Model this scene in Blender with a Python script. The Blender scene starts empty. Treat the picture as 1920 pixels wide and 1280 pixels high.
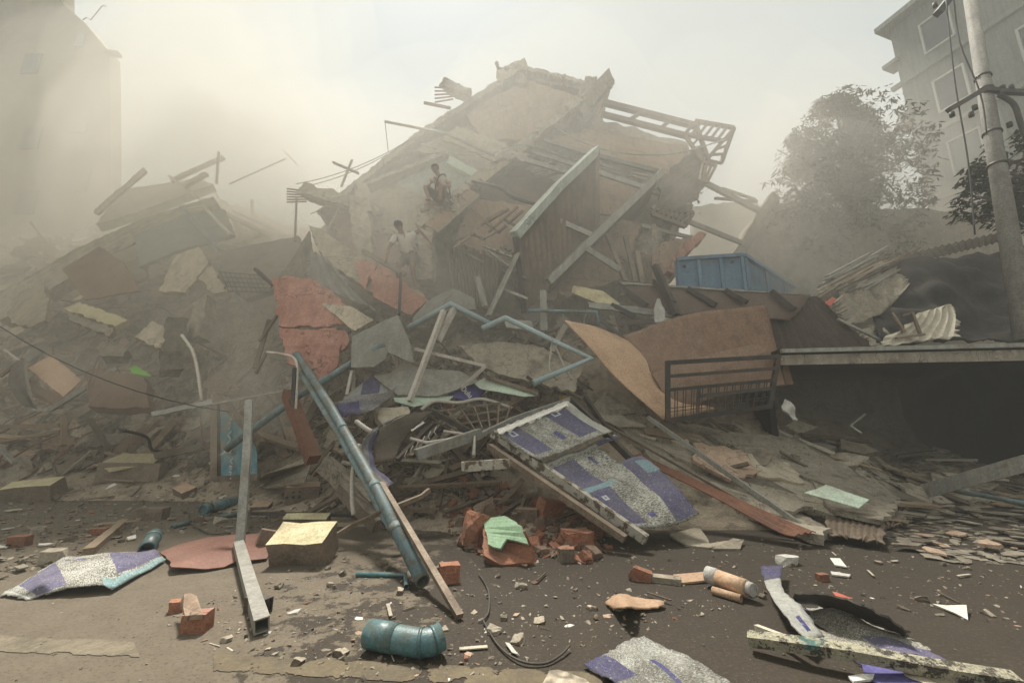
import bpy, bmesh, math, random
from mathutils import Vector as V, Matrix, noise, geometry
R = math.radians
SC = bpy.context.scene
# ---------------------------------------------------------------- camera, sky, sun, exposure
F, TILT, CAMH = 760.0, R(11.5), 1.35
camd = bpy.data.cameras.new('camera'); cam = bpy.data.objects.new('camera', camd); SC.collection.objects.link(cam)
cam.location = (0, 0, CAMH); cam.rotation_euler = (R(90) + TILT, 0, 0)
camd.sensor_width = 36; camd.lens = 36 * F / 1920; camd.clip_start = .05; camd.clip_end = 3000
SC.camera = cam
SUN_EL, SUN_AZ = R(66), R(-18)          # azimuth measured from +Y towards +X
w = bpy.data.worlds.new('World'); SC.world = w; w.use_nodes = True
wn = w.node_tree; wn.nodes.clear()
sky = wn.nodes.new('ShaderNodeTexSky'); sky.sky_type = 'NISHITA'; sky.sun_disc = False
sky.sun_elevation = SUN_EL; sky.sun_rotation = SUN_AZ; sky.dust_density = 6; sky.air_density = 1.0; sky.ozone_density = .5
hs = wn.nodes.new('ShaderNodeHueSaturation'); hs.inputs['Saturation'].default_value = .12   # overcast, dust-filled sky
wm = wn.nodes.new('ShaderNodeMixRGB'); wm.blend_type = 'MIX'; wm.inputs[0].default_value = .92; wm.inputs[2].default_value = (4.9, 5.15, 4.9, 1)
bg = wn.nodes.new('ShaderNodeBackground'); bg.inputs[1].default_value = .06
wo = wn.nodes.new('ShaderNodeOutputWorld')
wn.links.new(sky.outputs[0], hs.inputs['Color']); wn.links.new(hs.outputs[0], wm.inputs[1]); wn.links.new(wm.outputs[0], bg.inputs[0]); wn.links.new(bg.outputs[0], wo.inputs[0])
sd = bpy.data.lights.new('sun', 'SUN'); sd.energy = 3.0; sd.angle = R(9); sd.color = (1, .97, .91)
so = bpy.data.objects.new('sun', sd); SC.collection.objects.link(so)
sdir = V((math.sin(SUN_AZ) * math.cos(SUN_EL), math.cos(SUN_AZ) * math.cos(SUN_EL), math.sin(SUN_EL)))
so.location = sdir * 60; so.rotation_euler = sdir.to_track_quat('Z', 'Y').to_euler()
SC.view_settings.view_transform = 'Standard'; SC.view_settings.look = 'None'; SC.view_settings.gamma = 1
SC.view_settings.exposure = 1.1
SC.cycles.volume_bounces = 4; SC.cycles.max_bounces = 7; SC.cycles.use_denoising = True
SC.cycles.caustics_reflective = False; SC.cycles.caustics_refractive = False
HAZE_DENS, HAZE_COL = .0055, (.92, .93, .885)
# ---------------------------------------------------------------- pixel -> place helpers (the photograph is 1920 x 1280)
CT, ST = math.cos(TILT), math.sin(TILT)
def dirv(x, y):
    u, v = (x - 960) / F, (640 - y) / F
    return V((u, CT - v * ST, ST + v * CT))
CAM = V((0, 0, CAMH))
def P0(x, y, Y):
    d = dirv(x, y); return CAM + d * (Y / d.y)
def far(Y):
    """the written distances beyond 7 m are a little long; shorten them evenly"""
    return Y if Y < 7 else 7 + (Y - 7) * .64 if Y < 16 else Y - 3.24
def P(x, y, Y): return P0(x, y, far(Y))
def G(x, y, z=0.0):
    d = dirv(x, y); return CAM + d * ((z - CAMH) / d.z) if d.z < -1e-3 else P0(x, y, 30)
def rnd(a, b): return random.uniform(a, b)
# rubble mound: image row of the surface for each column at each distance ('g' = road level)
ROWS = [4.0, 5.0, 5.6, 6.2, 7.0, 8.0, 9.0, 10.0, 12.0, 15.0, 18.0, 23.0]
COLS = {
 -900: 'g g g g g g g 880 760 640 560 520',
 -300: 'g g g g g g g 870 740 600 520 470',
 0:    'g g g g g g 905 850 735 590 480 430',
 200:  'g g g g g g 905 850 725 580 470 400',
 400:  'g g g g g g 895 820 700 560 440 385',
 550:  'g g g g 940 910 840 770 650 560 470 430',
 700:  'g g g 965 910 830 760 690 600 560 520 500',
 880:  'g g 990 950 880 800 730 680 600 560 520 500',
 1050: 'g g 985 950 870 790 720 670 610 570 520 500',
 1200: 'g g 995 940 870 805 750 690 630 570 500 480',
 1350: 'g g 1000 940 880 830 785 740 680 620 520 490',
 1500: 'g g g 965 905 860 830 805 780 700 540 500',
 1650: 'g g g g 945 905 880 865 845 740 560 500',
 1800: 'g g g g g 925 895 880 860 760 560 480',
 2050: 'g g g g g g g 895 870 780 560 480',
 2800: 'g g g g g g g g g 780 560 480',
}
ROWS = [far(q) for q in ROWS]
AZ = []; ZT = []
for cx in sorted(COLS):
    AZ.append((cx - 960) / F / .98)
    zs = []
    for Y, s in zip(ROWS, COLS[cx].split()):
        zs.append(0.0 if s == 'g' else max(0.0, P0(cx, float(s), Y).z))
    ZT.append(zs)
def sstep(t): return t * t * (3 - 2 * t)
def Hbase(x, y):
    if y <= ROWS[0]: return 0.0
    a = x / y
    y = min(y, ROWS[-1] - 1e-4)
    a = min(max(a, AZ[0]), AZ[-1] - 1e-6)
    i = 0
    while AZ[i + 1] < a: i += 1
    j = 0
    while ROWS[j + 1] < y: j += 1
    ta = sstep((a - AZ[i]) / (AZ[i + 1] - AZ[i])); ty = (y - ROWS[j]) / (ROWS[j + 1] - ROWS[j])
    z0 = ZT[i][j] * (1 - ta) + ZT[i + 1][j] * ta; z1 = ZT[i][j + 1] * (1 - ta) + ZT[i + 1][j + 1] * ta
    return z0 * (1 - ty) + z1 * ty
def H(x, y):
    z = Hbase(x, y)
    if z < .02: return z
    k = min(1, z / .5) * (1 + y * .04)
    n = noise.fractal(V((x * .7, y * .7, 3)), .9, 2.1, 4) * .16 + (noise.noise(V((x * 2.3, y * 2.3, 9)))) * .10 + abs(noise.noise(V((x * 5, y * 5, 1)))) * .07
    return max(0.0, z + n * k)
HN, HM = 520, 260
_h0, _h1 = 4.0, ROWS[-1] - .05
HG = [[H((AZ[0] + (AZ[-1] - AZ[0]) * i / HN) * (_h0 * (_h1 / _h0) ** (j / HM)), _h0 * (_h1 / _h0) ** (j / HM)) for i in range(HN + 1)] for j in range(HM + 1)]
def Hf(x, y):
    if y <= _h0: return 0.0
    j = math.log(min(y, _h1 - .01) / _h0) / math.log(_h1 / _h0) * HM; i = (min(max(x / y, AZ[0]), AZ[-1] - 1e-4) - AZ[0]) / (AZ[-1] - AZ[0]) * HN
    j0, i0 = int(j), int(i); tj, ti = j - j0, i - i0
    return (HG[j0][i0] * (1 - ti) + HG[j0][i0 + 1] * ti) * (1 - tj) + (HG[j0 + 1][i0] * (1 - ti) + HG[j0 + 1][i0 + 1] * ti) * tj
def S(x, y, lift=0.0):
    """where the line of sight through a photograph pixel meets the road or the rubble mound"""
    d = dirv(x, y); d = d / d.y
    Y = 2.0
    while Y < 24:
        p = CAM + d * Y
        if p.z <= Hf(p.x, p.y) + lift: break
        Y += .05
    return CAM + d * Y
def pt(p, lift=0.0):
    """(x,y) -> draped on the surface; (x,y,Y) -> at distance Y; (x,y,'g',h) -> ground plane at height h"""
    if isinstance(p, V): return p
    if len(p) == 2: return S(p[0], p[1], lift)
    if p[2] == 'g': return G(p[0], p[1], p[3] if len(p) > 3 else 0)
    return P(p[0], p[1], p[2])
# ---------------------------------------------------------------- materials
MATS = {}
def nd(nt, typ, **kw):
    n = nt.nodes.new(typ)
    for k, v in kw.items():
        if k.startswith('i_'):
            n.inputs[k[2:]].default_value = v
        elif k.startswith('n'): n.inputs[int(k[1:])].default_value = v
        else: setattr(n, k, v)
    return n
def math_(nt, op, a, b=None, c=None):
    n = nt.nodes.new('ShaderNodeMath'); n.operation = op
    for i, q in enumerate((a, b, c)):
        if q is None: continue
        if isinstance(q, (int, float)): n.inputs[i].default_value = q
        else: nt.links.new(q, n.inputs[i])
    return n.outputs[0]
def mixc(nt, fac, a, b, mode='MIX'):
    n = nt.nodes.new('ShaderNodeMixRGB'); n.blend_type = mode
    for i, q in enumerate((fac, a, b)):
        if isinstance(q, (int, float)): n.inputs[i].default_value = q
        elif isinstance(q, tuple): n.inputs[i].default_value = (*q[:3], 1)
        else: nt.links.new(q, n.inputs[i])
    return n.outputs[0]
def ramp(nt, f, a, b):
    n = nt.nodes.new('ShaderNodeMapRange'); n.inputs[1].default_value = a; n.inputs[2].default_value = b; nt.links.new(f, n.inputs[0]); return n.outputs[0]
def noise_(nt, vec, scale, detail=6, rough=.6):
    n = nd(nt, 'ShaderNodeTexNoise'); n.inputs['Scale'].default_value = scale; n.inputs['Detail'].default_value = detail; n.inputs['Roughness'].default_value = rough
    nt.links.new(vec, n.inputs['Vector']); return n.outputs['Fac']
DUST = (.33, .27, .19)
def mat(name, c1, c2, scale=7, rough=.85, bump=.35, dust=.35, metal=0, stain=None, sthr=(.52, .68), sscale=2.5, spec=.3, uv=False, custom=None, var=.25, crack=0, streak=0, grit=.5):
    m = bpy.data.materials.new(name); m.use_nodes = True; nt = m.node_tree
    b = nt.nodes['Principled BSDF']
    tc = nd(nt, 'ShaderNodeTexCoord'); oi = nd(nt, 'ShaderNodeObjectInfo')
    off = nd(nt, 'ShaderNodeVectorMath', operation='ADD')
    sc = nd(nt, 'ShaderNodeVectorMath', operation='SCALE'); sc.inputs['Scale'].default_value = 17
    cmb = nd(nt, 'ShaderNodeCombineXYZ')
    for i in range(3): nt.links.new(oi.outputs['Random'], cmb.inputs[i])
    nt.links.new(cmb.outputs[0], sc.inputs[0]); nt.links.new(tc.outputs['Object'], off.inputs[0]); nt.links.new(sc.outputs[0], off.inputs[1])
    vec = off.outputs[0]
    n1 = noise_(nt, vec, scale); n2 = noise_(nt, vec, sscale, 5, .62); n3 = noise_(nt, vec, scale * 7, 3, .7)
    col = mixc(nt, ramp(nt, n1, .32, .68), c1, c2)
    if custom: col = custom(nt, col, tc.outputs['UV'], vec)
    col = mixc(nt, math_(nt, 'MULTIPLY', ramp(nt, n3, .45, .8), .45), col, tuple(q * .45 for q in c1))
    if stain: col = mixc(nt, ramp(nt, n2, *sthr), col, stain)
    g1 = noise_(nt, vec, 42, 3, .8)
    col = mixc(nt, math_(nt, 'MULTIPLY', ramp(nt, g1, .5, .68), grit), col, tuple(q * .4 for q in c1))
    col = mixc(nt, math_(nt, 'MULTIPLY', ramp(nt, g1, .44, .34), grit * .6), col, tuple(min(.85, q * 1.5 + .02) for q in c2))
    if streak:
        mp = nd(nt, 'ShaderNodeMapping'); mp.inputs['Scale'].default_value = (5, 5, .5); nt.links.new(vec, mp.inputs[0])
        col = mixc(nt, math_(nt, 'MULTIPLY', ramp(nt, noise_(nt, mp.outputs[0], 1.6, 7, .7), .42, .66), streak), col, tuple(q * .42 for q in c1))
    if crack:
        wv = nd(nt, 'ShaderNodeVectorMath', operation='SCALE'); wv.inputs['Scale'].default_value = 1.0
        ad = nd(nt, 'ShaderNodeVectorMath', operation='ADD'); nz = nd(nt, 'ShaderNodeTexNoise'); nz.inputs['Scale'].default_value = 3; nt.links.new(vec, nz.inputs['Vector'])
        nt.links.new(nz.outputs['Color'], wv.inputs[0]); nt.links.new(vec, ad.inputs[0]); nt.links.new(wv.outputs[0], ad.inputs[1])
        vo = nd(nt, 'ShaderNodeTexVoronoi', feature='DISTANCE_TO_EDGE'); vo.inputs['Scale'].default_value = crack; nt.links.new(ad.outputs[0], vo.inputs['Vector'])
        ck = ramp(nt, vo.outputs['Distance'], .016, .004)
        col = mixc(nt, math_(nt, 'MULTIPLY', ck, .8), col, tuple(q * .25 for q in c1))
    # settled dust on upward faces
    geo = nd(nt, 'ShaderNodeNewGeometry'); sx = nd(nt, 'ShaderNodeSeparateXYZ'); nt.links.new(geo.outputs['Normal'], sx.inputs[0])
    up = ramp(nt, sx.outputs['Z'], -.1, .9)
    n4 = noise_(nt, vec, 3.3, 8, .7)
    dm = math_(nt, 'MULTIPLY', math_(nt, 'MULTIPLY_ADD', up, .75, .25), math_(nt, 'MULTIPLY', ramp(nt, n4, .25, .7), dust))
    col = mixc(nt, dm, col, DUST)
    br = math_(nt, 'MULTIPLY_ADD', oi.outputs['Random'], var * 2, 1 - var)
    cc = nd(nt, 'ShaderNodeVectorMath', operation='SCALE'); nt.links.new(col, cc.inputs[0]); nt.links.new(br, cc.inputs['Scale'])
    nt.links.new(cc.outputs[0], b.inputs['Base Color'])
    rr = math_(nt, 'MULTIPLY_ADD', dm, .3, rough); nt.links.new(rr, b.inputs['Roughness'])
    b.inputs['Metallic'].default_value = metal; b.inputs['Specular IOR Level'].default_value = spec
    if bump:
        bp = nd(nt, 'ShaderNodeBump'); bp.inputs['Strength'].default_value = bump; bp.inputs['Distance'].default_value = .04
        hsum = math_(nt, 'MULTIPLY_ADD', n3, .5, n1); nt.links.new(hsum, bp.inputs['Height']); nt.links.new(bp.outputs[0], b.inputs['Normal'])
    MATS[name] = m; return m
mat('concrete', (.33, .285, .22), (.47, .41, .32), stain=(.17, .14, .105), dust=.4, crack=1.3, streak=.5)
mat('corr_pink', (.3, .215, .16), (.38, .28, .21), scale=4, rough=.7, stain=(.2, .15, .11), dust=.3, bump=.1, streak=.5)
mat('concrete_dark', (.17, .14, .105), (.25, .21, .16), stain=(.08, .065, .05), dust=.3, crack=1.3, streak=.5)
mat('rubble', (.27, .215, .155), (.4, .325, .24), scale=9, stain=(.09, .07, .05), dust=.3, bump=.8)
mat('plaster_beige', (.46, .39, .29), (.54, .46, .34), stain=(.3, .25, .19), dust=.25, bump=.2, crack=1.1, streak=.55)
mat('plaster_yellow', (.52, .45, .26), (.64, .56, .35), stain=(.36, .28, .17), dust=.12, bump=.4)
mat('plaster_green', (.36, .55, .33), (.46, .64, .42), stain=(.27, .38, .24), dust=.05, bump=.3)
mat('plaster_pink', (.42, .19, .14), (.48, .25, .19), scale=3, stain=(.36, .17, .12), dust=.22, bump=.15, crack=1.1, streak=.55)
mat('plaster_tan', (.42, .29, .2), (.5, .35, .25), stain=(.3, .2, .14), dust=.2, bump=.2, crack=1.1, streak=.55)
mat('mint', (.38, .43, .37), (.46, .5, .43), stain=(.27, .3, .24), dust=.3, bump=.1, crack=1.1, streak=.55)
mat('brick', (.3, .115, .065), (.39, .17, .1), scale=11, stain=(.22, .12, .08), dust=.28, bump=.6)
mat('brick_dull', (.24, .15, .1), (.32, .2, .14), scale=11, stain=(.17, .13, .1), dust=.45, bump=.6)
mat('hollow_block', (.17, .13, .095), (.24, .18, .13), scale=11, stain=(.1, .08, .06), dust=.3, bump=.6)
mat('tile_orange', (.48, .31, .21), (.55, .38, .27), stain=(.4, .25, .17), dust=.15)
mat('wood', (.25, .18, .115), (.34, .25, .165), scale=5, stain=(.14, .1, .065), dust=.3)
mat('wood_dark', (.09, .065, .045), (.15, .11, .075), scale=5, stain=(.05, .04, .03), dust=.3)
mat('brown_panel', (.15, .085, .055), (.19, .11, .07), scale=3, stain=(.1, .06, .045), dust=.35, bump=.1, streak=.5)
mat('rust', (.19, .075, .045), (.27, .11, .065), scale=9, rough=.8, stain=(.1, .06, .045), dust=.25)
mat('steel', (.34, .33, .29), (.46, .45, .4), scale=5, rough=.5, metal=.35, stain=(.2, .15, .1), sthr=(.55, .7), dust=.3, bump=.1, streak=.5)
mat('steel_worn', (.55, .52, .44), (.4, .36, .28), scale=11, rough=.5, metal=.2, stain=(.1, .07, .045), sthr=(.5, .56), sscale=9, dust=.1, bump=.2)
mat('metal_dark', (.035, .033, .03), (.06, .055, .048), scale=6, rough=.55, metal=.3, stain=(.1, .06, .04), dust=.22, bump=.1)
mat('metal_brown', (.19, .14, .1), (.28, .215, .155), scale=6, rough=.6, metal=.25, stain=(.09, .06, .04), dust=.3, bump=.1, streak=.5)
mat('pipe_blue', (.12, .215, .24), (.19, .285, .3), scale=4, rough=.5, stain=(.13, .13, .1), sthr=(.48, .58), sscale=6, dust=.4, bump=.15, spec=.5)
mat('pipe_teal', (.035, .12, .135), (.07, .185, .2), scale=5, rough=.35, stain=(.05, .09, .09), sthr=(.46, .56), sscale=6, dust=.3, bump=.2, spec=.5)
mat('pipe_pale', (.3, .4, .42), (.37, .46, .47), scale=4, rough=.45, stain=(.25, .27, .25), dust=.35, bump=.05)
mat('pipe_white', (.56, .5, .42), (.64, .58, .5), rough=.45, stain=(.4, .33, .26), dust=.3, bump=.05)
mat('sheet_grey', (.3, .29, .25), (.38, .36, .31), scale=3, rough=.65, stain=(.24, .21, .17), dust=.3, bump=.1, streak=.5)
mat('sheet_beige', (.38, .33, .245), (.45, .39, .29), scale=3, stain=(.3, .25, .18), dust=.25, bump=.1, streak=.5)
mat('sheet_mint', (.5, .6, .46), (.56, .65, .52), scale=3, stain=(.4, .42, .33), dust=.12, bump=.05)
mat('ply', (.56, .35, .215), (.62, .41, .26), scale=3, rough=.6, stain=(.44, .27, .17), sthr=(.5, .75), dust=.12, bump=.08)
mat('hardboard', (.25, .145, .09), (.3, .185, .12), scale=3, rough=.7, stain=(.2, .115, .075), sthr=(.5, .7), dust=.2, bump=.08, streak=.5)
mat('terracotta', (.16, .06, .042), (.21, .085, .06), scale=4, rough=.6, stain=(.15, .07, .055), dust=.22, bump=.1)
mat('container_blue', (.11, .22, .34), (.15, .28, .41), scale=3, rough=.6, stain=(.1, .15, .2), dust=.25, bump=.05, streak=.5)
mat('roof_brown', (.05, .032, .024), (.075, .05, .037), scale=3, rough=.8, dust=.15, bump=.15, streak=.5)
mat('roof_under', (.13, .09, .068), (.17, .12, .09), scale=3, rough=.8, dust=.15, bump=.15)
mat('tarp', (.022, .021, .021), (.038, .036, .035), scale=2, rough=.8, dust=.18, bump=.5, streak=.5)
mat('black', (.012, .012, .011), (.02, .02, .018), rough=.8, dust=.1, bump=.1)  # stands in for shade on the shelter walls and in small holes
mat('bamboo', (.5, .44, .34), (.62, .56, .44), scale=8, stain=(.3, .25, .18), dust=.1, bump=.3)
mat('slate', (.36, .31, .235), (.5, .44, .335), scale=9, stain=(.17, .14, .11), dust=.3, bump=.5, crack=2.2, streak=.2)
mat('cloth_white', (.6, .56, .5), (.68, .65, .6), dust=.2, bump=.3)
mat('cloth_grey', (.25, .22, .19), (.36, .32, .28), dust=.3, bump=.3)
mat('white_bit', (.66, .62, .54), (.76, .72, .64), scale=8, dust=.1)
mat('cable', (.03, .028, .025), (.05, .045, .04), rough=.6, dust=.2, bump=0)
mat('hose', (.4, .36, .3), (.48, .44, .37), rough=.6, dust=.3, bump=.1)
mat('pole', (.2, .19, .165), (.27, .255, .22), scale=3, stain=(.16, .15, .13), dust=.1, bump=.2, streak=.5)
mat('facade', (.2, .205, .18), (.25, .25, .22), scale=.8, stain=(.17, .165, .14), sscale=.4, dust=.05, bump=.1, streak=.5)
mat('facade_tan', (.3, .25, .18), (.35, .3, .22), scale=.8, stain=(.24, .2, .15), sscale=.4, dust=.05, bump=.1)
mat('window_frame', (.36, .36, .33), (.42, .42, .38), dust=.1, bump=0)
mat('glass', (.05, .055, .055), (.07, .075, .07), rough=.25, dust=.15, bump=0, spec=.5, grit=.1)
mat('leaf', (.05, .062, .03), (.085, .095, .048), scale=2, rough=.6, dust=.25, bump=0, grit=.1)
mat('leaf_dusty', (.11, .1, .07), (.16, .145, .1), scale=2, rough=.7, dust=.2, bump=0, grit=.1)
mat('bark', (.12, .1, .075), (.17, .14, .1), scale=9, dust=.2)
mat('skin', (.22, .12, .08), (.26, .15, .1), rough=.6, dust=.12, bump=0, var=0, grit=.1)
mat('hair', (.02, .016, .013), (.03, .025, .02), rough=.7, dust=.08, var=0, grit=.1)
mat('shirt_white', (.6, .56, .5), (.68, .64, .58), dust=.15, bump=.2, var=0, grit=.1)
mat('shirt_tan', (.42, .34, .27), (.5, .41, .33), dust=.15, bump=.2, var=0, grit=.1)
mat('trousers', (.1, .08, .06), (.15, .12, .09), dust=.3, bump=.2, var=0)
mat('strap', (.05, .04, .03), (.07, .055, .04), dust=.1, bump=0)
mat('red_bit', (.55, .12, .08), (.6, .17, .12), dust=.05)
mat('green_bit', (.2, .6, .06), (.3, .7, .1), dust=.05)
mat('foam_yellow', (.6, .42, .12), (.7, .52, .2), dust=.05)
def streaks(stripes, thin, angle_scale=(60, 7)):
    """printed sheet: grey-white ground with short dark print strokes, violet stripes and bars, given in the sheet's own UV"""
    def f(nt, col, uv, vec):
        mp = nd(nt, 'ShaderNodeMapping'); mp.inputs['Scale'].default_value = (angle_scale[0], angle_scale[1], 1); nt.links.new(uv, mp.inputs[0])
        mp.inputs['Rotation'].default_value = (0, 0, .12)
        n = noise_(nt, mp.outputs[0], 1.0, 3, .75)
        lowf = noise_(nt, vec, 4.5, 4, .6)
        st = ramp(nt, math_(nt, 'MULTIPLY_ADD', math_(nt, 'SUBTRACT', lowf, .5), .42, n), .46, .54)
        sp = nd(nt, 'ShaderNodeSeparateXYZ'); nt.links.new(uv, sp.inputs[0]); U, W = sp.outputs[0], sp.outputs[1]
        def rect(r):
            m = math_(nt, 'MULTIPLY', math_(nt, 'GREATER_THAN', U, r[0]), math_(nt, 'LESS_THAN', U, r[1]))
            m = math_(nt, 'MULTIPLY', m, math_(nt, 'GREATER_THAN', W, r[2]))
            return math_(nt, 'MULTIPLY', m, math_(nt, 'LESS_THAN', W, r[3]))
        plain = None
        for r in thin.get('plain', []):
            q = rect(r); plain = q if plain is None else math_(nt, 'MAXIMUM', plain, q)
        s2 = st if plain is None else math_(nt, 'MULTIPLY', st, math_(nt, 'SUBTRACT', 1.0, math_(nt, 'MULTIPLY', plain, .85)))
        base = mixc(nt, math_(nt, 'MULTIPLY', s2, .92), col, (.06, .052, .036))
        pur = None
        for r in stripes:
            q = rect(r); pur = q if pur is None else math_(nt, 'MAXIMUM', pur, q)
        dp = mixc(nt, math_(nt, 'MULTIPLY', st, thin.get('ps', .4)), (.05, .044, .13), (.17, .16, .21) if thin.get('light', 1) else (.04, .035, .09))
        if pur is not None: base = mixc(nt, pur, base, dp)
        for r in thin.get('bars', []): base = mixc(nt, rect(r), base, (.05, .045, .19))
        for r in thin.get('teal', []): base = mixc(nt, math_(nt, 'MULTIPLY', rect(r), .7), base, (.2, .38, .4))
        for r in thin.get('rings', []):
            e = .018
            q = math_(nt, 'SUBTRACT', rect(r), rect((r[0] + e, r[1] - e, r[2] + e * 1.2, r[3] - e * 1.2)))
            base = mixc(nt, q, base, (.5, .5, .52))
        return mixc(nt, math_(nt, 'MULTIPLY', ramp(nt, noise_(nt, vec, 2.6, 6, .7), .5, .75), .45), base, (.14, .115, .08))
    return f
# ---------------------------------------------------------------- mesh and object helpers
def link(name, bm, m, parent=None, recenter=True, smooth=False):
    me = bpy.data.meshes.new(name)
    bmesh.ops.recalc_face_normals(bm, faces=bm.faces[:])
    c = V((0, 0, 0))
    if parent is None and recenter and bm.verts:
        xs = [v.co for v in bm.verts]
        c = V(((min(p.x for p in xs) + max(p.x for p in xs)) / 2, (min(p.y for p in xs) + max(p.y for p in xs)) / 2, min(p.z for p in xs)))
    if parent is not None: c = V(parent['_o'])
    if c.length: bmesh.ops.translate(bm, verts=bm.verts[:], vec=-c)
    bm.to_mesh(me); bm.free()
    for q in (m if isinstance(m, (list, tuple)) else [m]): me.materials.append(MATS[q] if isinstance(q, str) else q)
    if smooth:
        for p in me.polygons: p.use_smooth = True
    o = bpy.data.objects.new(name, me); SC.collection.objects.link(o)
    if parent is None: o.location = c
    else: o.parent = parent
    o['_o'] = tuple(c)
    return o
def empty(name, loc):
    o = bpy.data.objects.new(name, None); SC.collection.objects.link(o); o.location = loc; o['_o'] = tuple(loc); o.empty_display_size = .2
    return o
def tag(o, label, cat=None, group=None, kind=None):
    if label: o['label'] = label
    if cat: o['category'] = cat
    if group: o['group'] = group
    if kind: o['kind'] = kind
    return o
def uvl(bm): return bm.loops.layers.uv.verify()
def add_box(bm, c, ax, ay, az):
    """box from centre and three half-axis vectors"""
    vs = []
    for sx in (-1, 1):
        for sy in (-1, 1):
            for sz in (-1, 1): vs.append(bm.verts.new(c + ax * sx + ay * sy + az * sz))
    for f in ((0, 1, 3, 2), (4, 6, 7, 5), (0, 4, 5, 1), (2, 3, 7, 6), (0, 2, 6, 4), (1, 5, 7, 3)): bm.faces.new([vs[i] for i in f])
    return vs
def frame_of(d, roll=0.0):
    d = d.normalized(); up = V((0, 0, 1)) if abs(d.z) < .95 else V((0, 1, 0))
    s = d.cross(up).normalized(); u = s.cross(d).normalized()
    if roll: q = Matrix.Rotation(roll, 3, d); s = q @ s; u = q @ u
    return s, u
def add_beam(bm, p0, p1, w, h, roll=0, rough=0.0):
    d = p1 - p0; s, u = frame_of(d, roll)
    n = max(1, int(d.length / .35)) if rough else 1
    prev = None
    for i in range(n + 1):
        c = p0.lerp(p1, i / n); ring = []
        for a, b in ((-1, -1), (1, -1), (1, 1), (-1, 1)):
            j = V((rnd(-1, 1), rnd(-1, 1), rnd(-1, 1))) * rough * min(w, h)
            if rough and i in (0, n): j += d.normalized() * rnd(-1, 1) * rough * max(w, h) * 2
            ring.append(bm.verts.new(c + s * a * w / 2 + u * b * h / 2 + j))
        if prev:
            for k in range(4): bm.faces.new((prev[k], prev[(k + 1) % 4], ring[(k + 1) % 4], ring[k]))
        else: bm.faces.new(ring[::-1])
        prev = ring
    bm.faces.new(prev)
def add_tube(bm, pts, r, sides=10, hollow=True, square=False, taper=1.0, roll0=0):
    """mitred tube along a polyline with open, hollow ends"""
    n = len(pts); dirs = []
    for i in range(n):
        a = (pts[i] - pts[i - 1]).normalized() if i else (pts[1] - pts[0]).normalized()
        b = (pts[i + 1] - pts[i]).normalized() if i < n - 1 else a
        t = (a + b); dirs.append(t.normalized() if t.length > 1e-4 else a)
    s, u = frame_of(dirs[0], roll0)
    rings = []; inner = []
    k = 4 if square else sides
    for i in range(n):
        if i:
            q = dirs[i - 1].rotation_difference(dirs[i]); s = q @ s; u = q @ u
        a = (pts[i] - pts[i - 1]).normalized() if i else dirs[0]
        c = max(.35, a.dot(dirs[i])); rr = r * (1 + (taper - 1) * i / (n - 1))
        for rad, lst in ((rr, rings), (rr * .82, inner)):
            if square:
                off = [(-1, -1), (1, -1), (1, 1), (-1, 1)]
            else: off = [(math.cos(2 * math.pi * j / k), math.sin(2 * math.pi * j / k)) for j in range(k)]
            lst.append([pts[i] + (s * x + u * y) * rad for x, y in off])
    vo = [[bm.verts.new(p) for p in r_] for r_ in rings]
    for i in range(n - 1):
        for j in range(k): f = bm.faces.new((vo[i][j], vo[i][(j + 1) % k], vo[i + 1][(j + 1) % k], vo[i + 1][j])); f.smooth = not square
    if hollow:
        for e, inn in ((0, 1 if n > 1 else 0), (n - 1, n - 2)):
            vi = [bm.verts.new(p) for p in inner[e]]
            d = (pts[inn] - pts[e]).normalized() * min(r * 4, (pts[inn] - pts[e]).length * .9)
            vd = [bm.verts.new(p + d) for p in inner[e]]
            for j in range(k):
                bm.faces.new((vo[e][j], vo[e][(j + 1) % k], vi[(j + 1) % k], vi[j])); bm.faces.new((vi[j], vi[(j + 1) % k], vd[(j + 1) % k], vd[j]))
            bm.faces.new(vd)
    else:
        bm.faces.new(vo[0][::-1]); bm.faces.new(vo[-1])
def smooth_path(pts, n=6):
    out = []
    for i in range(len(pts) - 1):
        p0 = pts[max(0, i - 1)]; p1 = pts[i]; p2 = pts[i + 1]; p3 = pts[min(len(pts) - 1, i + 2)]
        for j in range(n):
            t = j / n
            out.append(.5 * ((2 * p1) + (p2 - p0) * t + (2 * p0 - 5 * p1 + 4 * p2 - p3) * t * t + (3 * p1 - p0 - 3 * p2 + p3) * t ** 3))
    out.append(pts[-1]); return out
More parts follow.
